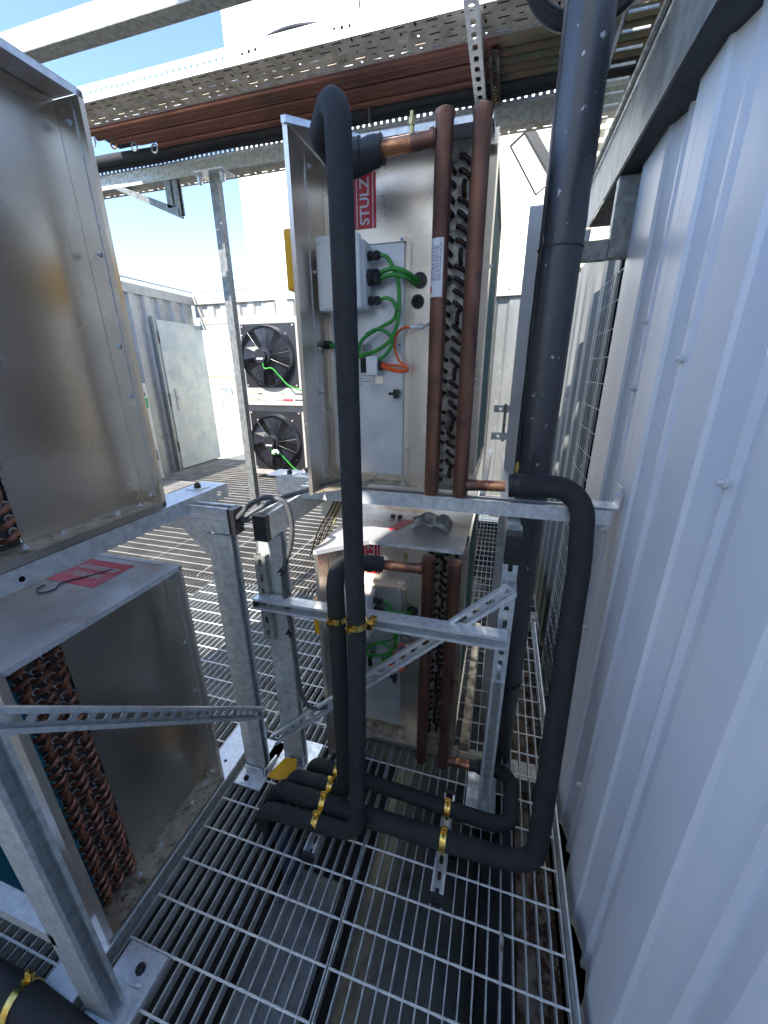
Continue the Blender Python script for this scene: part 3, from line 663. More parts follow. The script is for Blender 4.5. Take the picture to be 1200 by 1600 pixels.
# pipe label (upper unit only) made after the copy
cl.location = (-.545, 1.155, .05)
cu = copy_tree(cl); cu.location = (-.545, 1.155, 1.142)
cu['label'] = 'upper aluminium unit with red brand label and tall copper headers above the beam'
cl['label'] = 'lower aluminium unit with copper headers standing on the grating'
m = MB(); n_ = 9; r_ = .0209
vs = []; 
for z_ in (.53, .655):
    for k in range(n_+1):
        a = R(205+k*11); vs.append((hx1+r_*math.cos(a), hy+r_*math.sin(a), z_))
m.add(vs, [(k, k+1, n_+2+k, n_+1+k) for k in range(n_)])
pl = m.build('pipe_label', m_paper, cu, True); pl.location = (0, 0, 0)
ik = MB(); rn = random.Random(9)
for k in range(7):
    a = R(218+k*11); z_ = .565
    while z_ < .64:
        l_ = rn.uniform(.003, .010); p = Vector((hx1+.0212*math.cos(a), hy+.0212*math.sin(a), z_)); tt = Vector((-math.sin(a), math.cos(a), 0))*.0008
        ik.add([p-tt, p+tt, p+tt+Z*l_, p-tt+Z*l_], [(0, 1, 2, 3)]); z_ += l_+.0025
o = ik.build('label_print', m_ink, pl); o.location = (0, 0, 0)
ik = MB(); a = R(214); p = Vector((hx1+.0213*math.cos(a), hy+.0213*math.sin(a), .54)); tt = Vector((-math.sin(a), math.cos(a), 0))*.004
ik.add([p-tt, p+tt, p+tt+Z*.014, p-tt+Z*.014], [(0, 1, 2, 3)]); ik.build('red_mark', m_red, pl)
for o_ in pl.children: o_.location = (0, 0, 0)

# ---- left units
ll, T_, mbl = make_unit('cooling_unit', 'lower left aluminium unit with exposed copper return bends and dirty roof sticker', True)
ll.location = (-.885, .836, .048)
lu = copy_tree(ll); lu.location = (-.895, .838, 1.142)
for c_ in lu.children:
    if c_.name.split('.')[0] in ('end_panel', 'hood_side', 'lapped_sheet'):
        c_.data = c_.data.copy(); c_.data.materials[0] = m_alu_warm_refl
lu['label'] = 'upper left aluminium unit with large blank metal panel on the rail'
# roof sticker (lower only)
st = MB(); st.T = T_
st.box((.045, .13, UH+.0022), (.175, .30, UH+.003)); sk = st.build('roof_sticker', m_pink, ll); sk.location = (0, 0, 0)
ik = MB(); ik.T = T_; rn = random.Random(2)
for u in (.075, .115):
    v = .15 if u < .1 else .16
    while v < (.285 if u < .1 else .265):
        l_ = rn.uniform(.005, .009)
        for q in range(2):
            a = rn.uniform(-.002, .002)
            ik.box((u, v+q*l_*.5, UH+.0031), (u+.022, v+q*l_*.5+.0025, UH+.0035))
        if rn.random() < .7: ik.box((u+rn.choice((0, .009, .018)), v, UH+.0031), (u+.004+rn.choice((0, .009, .018)), v+l_*.9, UH+.0036))
        v += l_*1.45
o = ik.build('sticker_print', m_paper, sk)
mk = MB(); mk.T = T_; mk.sweep(spline([(.08, .17, UH+.004), (.13, .20, UH+.0042), (.18, .235, UH+.004), (.21, .22, UH+.004), (.235, .235, UH+.004), (.225, .265, UH+.004), (.20, .27, UH+.004)]), .0022, 5); mk.build('marker_scrawl', m_blue_wrap, sk)
mk = MB(); mk.T = T_; mk.box((.02, .05, UH+.0022), (.022, .40, UH+.0028)); mk.build('seam_line', m_ink, ll).location = (0, 0, 0)

# ================================================================== FRAMES
# rail beneath the upper left unit
rl_ = thing('steel_rail', 'galvanised angle rail carrying the upper left unit, with rubber cap', 'rail', (-.9, .2, 1.09))
mb = MB(); mb.prism([(-.898, -.2, 1.090), (-.898, 1.02, 1.090), (-.898, 1.02, 1.135), (-.898, -.2, 1.135)], (-.003, 0, 0))
mb.strip((-.898, 1.02, 1.090), Y, Z, .085, .045, .085, .026, .022, (-.003, 0, 0)); mb.build('side_flange', m_galv, rl_)
MB().prism([(-.9015, -.2, 1.135), (-.9015, 1.105, 1.135), (-1.0, 1.105, 1.135), (-1.0, -.2, 1.135)], (0, 0, -.003)).build('top_flange', m_galv_bright, rl_)
MB().box((-.975, 1.0, 1.1355), (-.925, 1.05, 1.1385)).build('washer_plate', m_galv_bright, rl_)
knob(rl_, (-.95, 1.025, 1.1385), .0095)
for y_ in (.46, .96): MB().cyl((-.8985, y_, 1.110), (-.8970, y_, 1.110), .006, 10).build('bolt_hole', m_under, rl_)
# base rail beneath the lower left unit
br = thing('base_rail', 'galvanised base rail under the lower left unit on the grating', 'rail', (-.9, .3, 0))
MB().box((-.886, .22, .002), (-.880, 1.12, .042)).build('side_flange', m_galv_old, br)
MB().box((-.985, .22, .0425), (-.882, 1.12, .0455)).build('top_flange', m_galv_bright, br)
for y_ in (.90, 1.03): MB().cyl((-.93, y_, .0456), (-.93, y_, .0462), .006, 10).build('bolt_hole', m_under, br)
# far rail with caps (behind)
fr_ = thing('steel_rail', 'galvanised rail with two black rubber caps behind the upper center unit', 'rail', (-.7, 1.3, 1.06))
MB().box((-.80, 1.26, 1.062), (-.60, 1.262, 1.128)).build('side_flange', m_galv_bright, fr_)
MB().box((-.84, 1.2625, 1.128), (-.56, 1.36, 1.131)).build('top_flange', m_flash, fr_)
MB().box((-.78, 1.268, 1.1315), (-.73, 1.308, 1.135)).build('washer_plate', m_galv_bright, fr_); MB().box((-.72, 1.31, 1.1315), (-.68, 1.35, 1.135)).build('washer_plate', m_galv_bright, fr_)
knob(fr_, (-.755, 1.288, 1.135)); knob(fr_, (-.70, 1.33, 1.135))
def post(name, label, x, y, ztop, base=True, mat_=None):
    p = thing(name, label, 'post', (x, y, 0), 'strut posts on base plates')
    a = MB(); channel(a, (x-.041, y, .02), (x-.041, y, ztop), Y, open_to=-X if 0 else (-1, 0, 0)); a.T = None
    a.v = [v for v in a.v]; a.build('strut_channel', mat_ or m_galv, p)
    return p
def double_post(label, x0, x1, yf, ztop, plate):
    """two 41 mm channels side by side, faces towards -y; open side of the right one faces +x"""
    p = thing('steel_post', label, 'post', ((x0+x1)/2, yf, 0), 'strut posts on base plates'); xm = (x0+x1)/2
    a = MB(); channel(a, (xm-.0004, yf+.0205, .012), (xm-.0004, yf+.0205, ztop), Y, d=xm-x0, open_to=(-1, 0, 0)); a.build('strut_channel', m_galv, p)
    a = MB(); channel(a, (xm+.0004, yf+.0205, .012), (xm+.0004, yf+.0205, ztop), Y, d=x1-xm, open_to=(1, 0, 0)); a.build('strut_channel', m_galv, p)
    if plate:
        px0, py0, px1, py1 = plate
        b = MB().box((px0, py0, .002), (px1, py1, .010)).build('base_plate', m_galv_bright, p, bevel=.001)
        return p, b
    return p, None
# post between left unit stack and walkway (far one) and its double cross rail
p2, b2_ = double_post('double strut post nearest the lower left unit with cap on top beam', -.845, -.765, .915, 1.03, (-.865, .855, -.752, 1.06))
mb = MB(); mb.prism([(-.845, .905, .0105), (-.765, .905, .0105), (-.765, .905, .045), (-.845, .905, .045)], (0, .006, 0)); mb.prism([(-.760, .905, .0105), (-.760, .99, .0105), (-.760, .99, .03), (-.760, .905, .05)], (.005, 0, 0))
mb.build('angle_bracket', m_galv_bright, b2_)
knob(b2_, (-.825, .880, .0105)); bolt(b2_, (-.785, .905, .03), -Y, .005)
MB().box((-.842, .862, .0105), (-.805, .897, .013)).build('washer_plate', m_galv_bright, b2_)
def double_rail(name, label, a, b, zc, capat, w=.041):
    r_ = thing(name, label, 'rail', (a[0], a[1], zc))
    for i, z_ in enumerate((zc-.0207, zc+.0207)):
        U = (Vector((*b, 0))-Vector((*a, 0))).normalized(); side = Z.cross(U)
        q = MB(); channel(q, (*a, z_-.0205 if i else z_+.0205), (*b, z_-.0205 if i else z_+.0205), side, open_to=Z if i else -Z); q.build('strut_channel', m_galv, r_)
        c = Vector((*capat, z_)); MB().obox(c-U*.011, U*.0125, side*.0225, Z*.0203).build('end_cap', m_black, r_, bevel=.002)
    return r_
double_rail('strut_rail', 'double strut cross rail with black end caps below the left rail', (-.757, .935), (-1.6, .935), 1.077, (-.757, .935))
gus = MB().prism([(-.846, .93, 1.033), (-.95, .93, 1.033), (-.846, .93, .92)], (0, .006, 0)); tag(gus.build('gusset_plate', m_galv), 'triangular gusset plate under the left cross rail', 'gusset')
# post at left of the center units
p3, b3_ = double_post('double strut post left of the center pipes carrying the black cable', -.715, -.635, .985, 1.015, (-.80, .94, -.60, 1.10))
MB().box((-.70, .975, .0105), (-.65, .981, .05)).build('angle_bracket', m_galv_bright, b3_); bolt(b3_, (-.675, .975, .03), -Y, .005)
sc = MB(); channel(sc, (-.700, .962, .63), (-.700, .962, .95), X, w=.041, d=.021, slots=(.05, .028, .013), open_to=Y); sc.build('side_strut', m_galv_old, p3)
double_rail('strut_rail', 'double strut rail with black end caps running back under the upper unit', (-.665, .955), (-.665, 1.9), 1.057, (-.665, .955))
# spreader between the two cap ends
mb = MB(); mb.cyl((-.745, .945, 1.075), (-.69, .96, 1.068), .008, 10); mb.cyl((-.745, .945, 1.055), (-.69, .96, 1.048), .008, 10)
tag(mb.build('cable_stub', m_greycable, None, True), 'two short grey cables bridging the capped rails', 'cable')
# near post and brace on the left
p1, b1_ = double_post('nearest strut post at bottom left in front of the blue fins', -.857, -.777, .262, 2.6, (-.86, .13, -.735, .395))
knob(b1_, (-.785, .355, .0105), .0115)
MB().box((-.812, .325, .0105), (-.758, .392, .0125)).build('washer_plate', m_galv_bright, b1_)
mb = MB(); mb.prism([(-.752, .15, .0105), (-.752, .325, .0105), (-.752, .325, .028), (-.752, .15, .04)], (.005, 0, 0)); mb.prism([(-.79, .325, .0105), (-.752, .325, .0105), (-.752, .325, .030)], (0, .005, 0)); mb.build('angle_bracket', m_galv_bright, b1_)
bolt(b1_, (-.747, .25, .022), X, .005)
ba, bb = Vector((-.752, .27, .985)), Vector((-.752, .915, .335))
bz = thing('slotted_brace', 'slotted diagonal strut brace across the lower left unit', 'brace', ba)
q = MB(); dU = (bb-ba).normalized(); channel(q, ba, bb, X.cross(dU), w=.041, d=.021, slots=(.042, .026, .013), open_to=X); 
q.build('strut_channel', m_galv, bz)
MB().box((-1.35, .262, .30), (-.84, .30, .34)).build('strut_channel', m_galv, bz)
# right upright with base plate, angle and caps
ur = thing('steel_post', 'single strut upright right of the lower center unit beside black downpipe', 'post', (.06, 1.03, 0), 'strut posts on base plates')
q = MB(); channel(q, (.062, 1.05, .012), (.062, 1.05, .93), X, open_to=-Y); q.build('strut_channel', m_galv, ur)
q = MB(); channel(q, (.062, 1.052, .93), (.062, 1.052, 1.09), X, d=.035, slots=(.08, .026, .013), open_to=Y); q.build('strut_channel', m_galv_bright, ur)
q = MB(); channel(q, (.062, 1.006, .60), (.062, 1.006, .93), X, w=.039, d=.02, slots=(.05, .028, .013), open_to=Y); q.build('strut_channel', m_galv_bright, ur)
bp_ = MB().box((.0, .955, .002), (.105, 1.215, .010)).build('base_plate', m_galv_bright, ur, bevel=.001)
for z_ in (.66, .78, .85): bolt(ur, (.062, 1.006, z_), -Y, .007)
rc = thing('strut_rail', 'double strut rail with black end caps beside the big downpipe', 'rail', (.06, 1.0, 1.03))
for z_ in (1.026, 1.068):
    MB().box((.04, 1.0, z_-.0203), (.081, 1.05, z_+.0203)).build('end_cap', m_black, rc, bevel=.002)
    MB().box((.042, 1.0985, z_-.020), (.079, 1.9, z_+.020)).build('strut_channel', m_galv, rc)
# front beam under the upper center unit and its wall bracket
fb = thing('steel_beam', 'horizontal galvanised strut beam under the upper center unit reaching the wall', 'beam', (-.6, 1.13, 1.09))
q = MB(); channel(q, (-.625, 1.150, 1.0975), (.312, 1.150, 1.0975), Y, w=.042, d=.043, open_to=Z); 
q.build('strut_channel', m_galv_bright, fb)
q = MB(); q.box((.245, 1.128, 1.145), (.325, 1.185, 1.149)); q.box((.321, 1.128, 1.149), (.325, 1.185, 1.205));
wb = q.build('wall_bracket', m_galv_bright, fb); bolt(wb, (.29, 1.15, 1.149), Z, .006); bolt(wb, (.321, 1.155, 1.18), -X, .006)
# mid channel clamped to the risers
mc = thing('strut_rail', 'horizontal strut rail holding the two black risers with brass clamps', 'rail', (-.72, .94, .80))
q = MB(); channel(q, (-.725, .958, .79), (.068, .958, .80), Y, w=.041, d=.041, open_to=-Z if 0 else -Y); 
q = MB(); channel(q, (-.725, .974, .785), (.068, .974, .797), Z, w=.041, d=.041, open_to=-Y); q.build('strut_channel', m_galv_bright, mc)
MB().box((-.728, .936, .767), (-.7245, .973, .804)).build('end_cap', m_black, mc)
# diagonal brace of the center frame
db = thing('slotted_brace', 'slotted diagonal strut brace crossing behind the black risers', 'brace', (-.74, .985, .15))
q = MB(); da, dd = Vector((-.745, .978, .14)), Vector((.068, .988, .945)); dU = (dd-da).normalized()
channel(q, da, dd, dU.cross(Y), w=.041, d=.019, slots=(.05, .028, .013), open_to=-Y); q.build('strut_channel', m_galv_bright, db)
bolt(db, (.045, .983, .925), -Y, .009)
# bright rail pieces and post behind right side of center units
lp = thing('steel_post', 'pale galvanised flat post just left of the black downpipe', 'post', (.055, 1.6, 0))
MB().box((.026, 1.60, -.9), (.068, 1.63, 2.0)).build('post', m_flash, lp)
for i, (y_, z_) in enumerate(((1.5, 1.37), (1.42, 1.285))):
    q = MB(); q.strip((-.03, y_, z_-.012), X, Z, .092, .024, .045, .010, .010, Y*.003)
    o = q.build('flat_bracket', m_flash, lp)
q = MB(); q.cyl((.01, 1.47, 1.26), (.01, 1.47, 1.39), .005, 8); q.build('threaded_rod', m_galv_old, lp)
rr_ = thing('side_rail', 'long galvanised rail along the right side of the center units', 'rail', (-.04, 1.2, 1.13))
MB().box((-.045, 1.20, 1.10), (-.03, 1.95, 1.14)).build('rail', m_flash, rr_)
MB().box((.02, 1.2, 1.09), (.06, 1.9, 1.13)).build('rail', m_flash, rr_)
rr2 = thing('side_rail', 'dirty pale rail on the grating right of the lower center unit', 'rail', (-.03, 1.2, .02))
MB().box((-.045, 1.24, .012), (-.01, 2.1, .045)).build('rail', m_shelf, rr2)
MB().box((-.04, 1.155, .05), (.055, 1.16, .10)).build('end_plate', m_cream, rr2)

# ================================================================== INSULATED PIPES
RP1 = .0262
def ipipe(label, pts, rad, r, name='insulated_pipe', m_=None, parts=True):
    path = fillet(pts, rad, 9); mb = MB()
    # subdivide long straights lightly so the foam can wander
    rn = random.Random(len(label)); out = []
    for i in range(len(path)-1):
        a, b = path[i], path[i+1]; n = max(1, int((b-a).length/.06))
        for k in range(n): out.append(a+(b-a)*(k/n))
    out.append(path[-1])
    rs = [r*(1+rn.uniform(-.012, .012)) for _ in out]
    out = [p+Vector((rn.uniform(-1, 1), rn.uniform(-1, 1), rn.uniform(-1, 1)))*.0007 for p in out]
    mb.sweep(out, rs, 24)
    o = mb.build(name, m_ or m_foam, None, True); return tag(o, label, 'insulated pipe', 'black foam insulated pipes')
zf = .078
A = ipipe('front riser pipe in black foam rising to the upper unit', [(-.705, .755, -.45), (-.668, .765, zf+.002), (-.330, .782, zf), (-.338, .862, .80), (-.345, .880, 1.40), (-.348, .885, 2.000), (-.432, .992, 1.980), (-.425, hy+1.152, 1.960), (-.34, hy+1.155, 1.982)], [.05, .055, .3, .3, .06, .05, .03], RP1)
B = ipipe('big black foam loop pipe along the wall from floor to upper unit', [(-.69, .82, -.45), (-.66, .838, zf+.004), (.12, .842, zf+.004), (.222, .860, zf+.004), (.238, 1.06, 1.00), (.228, 1.105, 1.205), (.04, 1.105, 1.20)], [.05, .3, .07, .5, .085], .0305)
C = ipipe('rear riser pipe in black foam bending into the lower unit', [(-.66, .885, -.45), (-.63, .90, zf), (-.420, .903, zf), (-.424, .922, .80), (-.428, .928, .955), (-.44, 1.08, .91), (-.33, hy+1.155, .90)], [.045, .05, .3, .05, .04], RP1)
D = ipipe('low black foam pipe circling the upright to the lower unit', [(-.62, .96, -.45), (-.58, .968, zf), (.09, .938, zf), (.150, .95, zf+.004), (.155, 1.115, zf+.025), (.03, hy+1.155, .105)], [.045, .3, .045, .05], .0245)
def sleeve(parent, a, b, r, folds=3):
    a = Vector(a); b = Vector(b); m = MB(); n = 10; rn = random.Random(4)
    m.sweep([a+(b-a)*(i/n) for i in range(n+1)], [r*(1+rn.uniform(-.05, .06)) for i in range(n+1)], 18)
    return m.build('tape_sleeve', m_tape_shade, parent, True)
yy = hy+1.155
sleeve(A, (-.40, yy, 1.985), (-.325, yy, 1.990), .030)
sleeve(A, (-.43, yy-.0, 1.98), (-.375, yy-.0, 1.988), .033)
sleeve(C, (-.385, yy-.01, .90), (-.335, yy, .90), .024)
sleeve(C, (-.40, yy-.01, .90), (-.365, yy-.005, .90), .028)
sleeve(B, (.035, 1.105, 1.197), (.075, 1.105, 1.20), .0335)
sleeve(D, (.0, yy, .102), (.05, yy+.002, .104), .02)
# ---- clamps
def clamp(parent, c, axis, nrm, r):
    c = Vector(c); axis = Vector(axis).normalized(); nrm = Vector(nrm).normalized(); sd = axis.cross(nrm)
    m = MB(); n = 22; vs = []; fs = []; w2 = .0095
    for k in range(n):
        a = 2*math.pi*k/n
        for (rr2_, ww) in ((r+.0008, -w2), (r+.0032, -w2), (r+.0032, w2), (r+.0008, w2)):
            vs.append(c+(nrm*math.cos(a)+sd*math.sin(a))*rr2_+axis*ww)
    for k in range(n):
        j = (k+1) % n
        for q in range(4): fs.append((k*4+q, k*4+(q+1) % 4, j*4+(q+1) % 4, j*4+q))
    m.add(vs, fs)
    p = c+nrm*(r+.008)
    for s_ in (-1, 1): m.obox(p+sd*s_*.0035, axis*w2, sd*.0014, nrm*.009)
    o = m.build('pipe_clamp', m_brass, parent, True)
    b = MB(); b.cyl(p-sd*.013, p+sd*.016, .0022, 8); b.cyl(p+sd*.005, p+sd*.009, .005, 6); b.cyl(p-sd*.010, p-sd*.006, .005, 6); b.build('clamp_bolt', m_brass, o)
    f = MB(); f.cyl(c-nrm*(r+.002), c-nrm*(r+.018), .005, 8); f.build('clamp_stud', m_brass, o)
    return o
clamp(mc, (-.339, .865, .835), Z, (-.25, -1, 0), .0268); clamp(mc, (-.424, .922, .80), Z, (-.25, -1, 0), .0268)
MB().box((-.318, .888, .800), (-.300, .935, .820)).build('clamp_foot', m_brass, mc)
def floor_strut(label, x, y0, y1):
    s_ = thing('strut_rail', label, 'rail', (x, y0, .002), 'short floor struts under the pipes')
    q = MB(); channel(q, (x, y0, .006), (x, y1, .006), X, w=.038, d=.032, slots=(.042, .026, .012), open_to=Z, t=.002, lip=.007); q.build('strut_channel', m_galv_bright, s_)
    MB().box((x-.0205, y0-.006, .003), (x+.0205, y0+.006, .040)).build('end_cap', m_black, s_)
    MB().box((x-.0205, y1-.006, .003), (x+.0205, y1+.006, .040)).build('end_cap', m_black, s_)
    return s_
s1 = floor_strut('short floor strut with four brass clamps at left of the pipe bundle', -.474, .705, 1.03)
s2 = floor_strut('short floor strut with two brass clamps in the middle of the grating', -.058, .715, 1.03)
clamp(s1, (-.474, .780, zf), X, Z, RP1+.001); clamp(s1, (-.474, .841, zf+.003), X, Z, .0315); clamp(s1, (-.474, .902, zf), X, Z, RP1+.001); clamp(s1, (-.474, .963, zf), X, Z, .0255)
clamp(s2, (-.058, .841, zf+.003), X, Z, .0315); clamp(s2, (-.058, .944, zf), X, Z, .0255)
# under-grating sleeves at the left ends, flap and bits
mb = MB(); mb.sweep([(-.63, .80, -.05), (-.60, .78, -.16), (-.585, .77, -.34)], .035, 14)
tag(mb.build('sleeve_pipe', m_blue_wrap, None, True), 'dark blue plastic sleeve pipe below the pipe bundle under the grating', 'pipe')
mb = MB(); mb.box((-.10, .93, -.16), (.005, .99, -.02)); tag(mb.build('hanging_block', m_tape_shade), 'black block hanging under the grating below the floor strut', 'block')
mb = MB().add([(-.75, .905, .020), (-.69, .893, .040), (-.655, .905, .045), (-.632, .925, .060), (-.645, .962, .085), (-.70, .960, .068), (-.715, .935, .058)], [(0, 1, 6), (1, 2, 5, 6), (2, 3, 4, 5)])
o = mb.build('yellow_flap', m_yellow); sol = o.modifiers.new('s', 'SOLIDIFY'); sol.thickness = .002
tag(o, 'yellow plastic flap lying at the foot of the strut post', 'plastic flap')
# bottom left insulated pipe with clamp
E_ = ipipe('thick black foam pipe crossing the bottom left corner', [(-1.5, .21, .06), (-.98, .215, .055), (-.62, .20, -.02), (-.55, .2, -.5)], [.5, .05], .045)
cs = thing('strut_rail', 'bottom left floor strut beside the thick black pipe', 'rail', (-.94, .1, .002), 'short floor struts under the pipes')
q = MB(); channel(q, (-.93, .12, .004), (-.93, .34, .004), X, w=.041, d=.01, slots=(.05, .028, .013), open_to=Z, t=.002, lip=.006); q.build('strut_channel', m_galv_bright, cs)
clamp(cs, (-.985, .215, .055), X, (-.2, .5, .6), .0455)

# ---- big black downpipe
dp = thing('downpipe', 'thick vertical black wrapped downpipe beside the wall', 'downpipe', (.115, 1.30, -.6))
mb = MB(); pth = []; rs = []; rn = random.Random(8)
for i in range(60):
    z_ = -.6+i*.06; pth.append((.1085+rn.uniform(-.0008, .0008), 1.30+rn.uniform(-.0008, .0008), z_)); rs.append(.0555*(1+rn.uniform(-.01, .01)) if z_ > .36 else .053)
mb.sweep(pth, rs, 40); mb.build('pipe_wrap', m_wrap, dp, True)
mb = MB(); mb.sweep([(.0605, 1.275, .5), (.0600, 1.275, 2.9)], .0035, 6); mb.build('wrap_seam', m_tape_shade, dp, True)
mb = MB(); mb.sweep([(.1085, 1.30, 1.80), (.1085, 1.30, 1.803)], .0575, 40); mb.build('wrap_joint', m_tape_shade, dp, True)
mb = MB(); mb.sweep([(.1085, 1.30, .36), (.1085, 1.30, .375)], .0575, 40); mb.build('wrap_joint', m_tape_shade, dp, True)
q = MB(); rn = random.Random(12); pts = []
for i in range(14):
    a = 2*math.pi*i/14; k = 1+rn.uniform(-.25, .25); ang = R(212)+math.cos(a)*.16*k; z_ = 1.215+math.sin(a)*.020*k
    pts.append((.1085+.0575*math.cos(ang), 1.30+.0575*math.sin(ang), z_))
q.add(pts, [tuple(range(14))]); q.build('foam_patch', m_foamy, dp)
q = MB().sweep([(.1085+.0575*math.cos(R(205+i*5)), 1.30+.0575*math.sin(R(205+i*5)), 1.178+.010*math.sin(i*.7+2)) for i in range(11)], .003, 6); q.build('wrap_fold', m_tape_shade, dp, True)
# second dark pipe behind near top and hose loop
mb = MB(); mb.sweep([(.150, 1.62, 1.80), (.205, 1.55, 2.9)], .026, 18); tag(mb.build('slim_downpipe', m_wrap, None, True), 'slimmer black pipe behind the big downpipe near the top', 'pipe')
mb = MB()
for k in range(2): mb.sweep(spline([(-.09, 1.40, 2.62), (-.045, 1.42, 2.43+.016*k), (.02, 1.45, 2.355+.017*k), (.10, 1.46, 2.335+.018*k), (.19, 1.45, 2.345+.018*k), (.255, 1.43, 2.41), (.30, 1.40, 2.55)]), .0135, 10)
tag(mb.build('hanging_hose', m_wire, None, True), 'pair of black hoses hanging in a loop at the top behind the downpipe', 'hose')

# ---- dark grey cable at the left post
cb2 = MB(); cb2.sweep(spline([(-.76, .93, 1.065), (-.72, .925, 1.10), (-.675, .925, 1.14), (-.62, .93, 1.162), (-.575, .94, 1.145), (-.565, .95, 1.08), (-.58, .955, 1.0), (-.618, .965, .905), (-.622, .965, .80), (-.612, .965, .68), (-.604, .962, .52), (-.59, .955, .42), (-.555, .955, .372), (-.50, .99, .36)]), .0075, 10)
gc = cb2.build('grey_cable', m_greycable, None, True); tag(gc, 'thick grey cable looping over and down the strut post', 'cable')
for p in ((-.622, .955, .905), (-.617, .955, .675)):
    MB().sweep([Vector(p)-X*.0+Y*.014, Vector(p)-Y*.006], [.012, .010], 10).build('cable_clip', m_black, gc)
    MB().cyl(Vector(p)-Y*.006, Vector(p)-Y*.012, .004, 8).build('clip_screw', m_galv_bright, gc)
cb3 = MB(); cb3.sweep(spline([(-.75, .94, 1.06), (-.70, .97, 1.10), (-.64, 1.02, 1.128), (-.57, 1.08, 1.145), (-.50, 1.2, 1.15)]), .0075, 10)
tag(cb3.build('grey_cable', m_greycable, None, True), 'second grey cable running back under the upper unit', 'cable')
# cabling box behind the lower center unit
cbx = thing('terminal_box', 'beige terminal box with cable bundle left of the lower center unit', 'box', (-.62, 1.5, .8))
MB().box((-.70, 1.42, .92), (-.60, 1.47, 1.06)).build('body', m_beige, cbx, bevel=.004)
for i in range(6):
    MB().sweep(spline([(-.60+i*.008, 1.38, 1.045), (-.62+i*.008, 1.33, .98), (-.66+i*.010, 1.30, .90), (-.69+i*.01, 1.28, .80)]), .003, 5).build('lead', m_brass_dull if i % 2 else m_wire, cbx, True)
# plastic rag on the lower unit's roof
def rag(name, label, c, s_, m_, seed, fl=.5):
    rn = random.Random(seed); n = 9; vs = []; fs = []
    for i in range(n):
        for j in range(n):
            x = (i/(n-1)-.5)*2; y = (j/(n-1)-.5)*2; d = max(0, 1-(x*x+y*y)*.5)
            vs.append((c[0]+s_[0]*x*(1+rn.uniform(-.15, .15)), c[1]+s_[1]*y*(1+rn.uniform(-.15, .15)), c[2]+s_[2]*max(.02, d*rn.uniform(.15, 1))))
    for i in range(n-1):
        for j in range(n-1): fs.append((i*n+j, (i+1)*n+j, (i+1)*n+j+1, i*n+j+1))
    mb = MB().add(vs, fs); o = mb.build(name, m_, None, False); q = o.modifiers.new('s', 'SOLIDIFY'); q.thickness = .001
    return tag(o, label, 'rag')
rag('plastic_rag', 'crumpled grey plastic rag on the roof of the lower center unit', (-.215, 1.36, .958), (.07, .06, .05), m_rag, 3)
q = MB(); q.prism([(-.34, 1.27, .9575), (-.29, 1.40, .9575), (-.275, 1.40, .9575), (-.33, 1.26, .9575)], (0, 0, .0006)); q.prism([(-.36, 1.27, .9575), (-.335, 1.38, .9575), (-.30, 1.38, .9575), (-.345, 1.26, .9575)], (0, 0, .0008))
tag(q.build('torn_sticker', m_pink), 'torn red sticker lying on the lower center unit roof', 'sticker')
for i in range(2): tag(MB().box((-.385+i*.028, 1.39, .9575), (-.37+i*.028, 1.41, .966)).build('rubber_pad', m_black), 'left small black pad on the lit roof' if i == 0 else 'right small black pad on the lit roof', 'rubber pad')

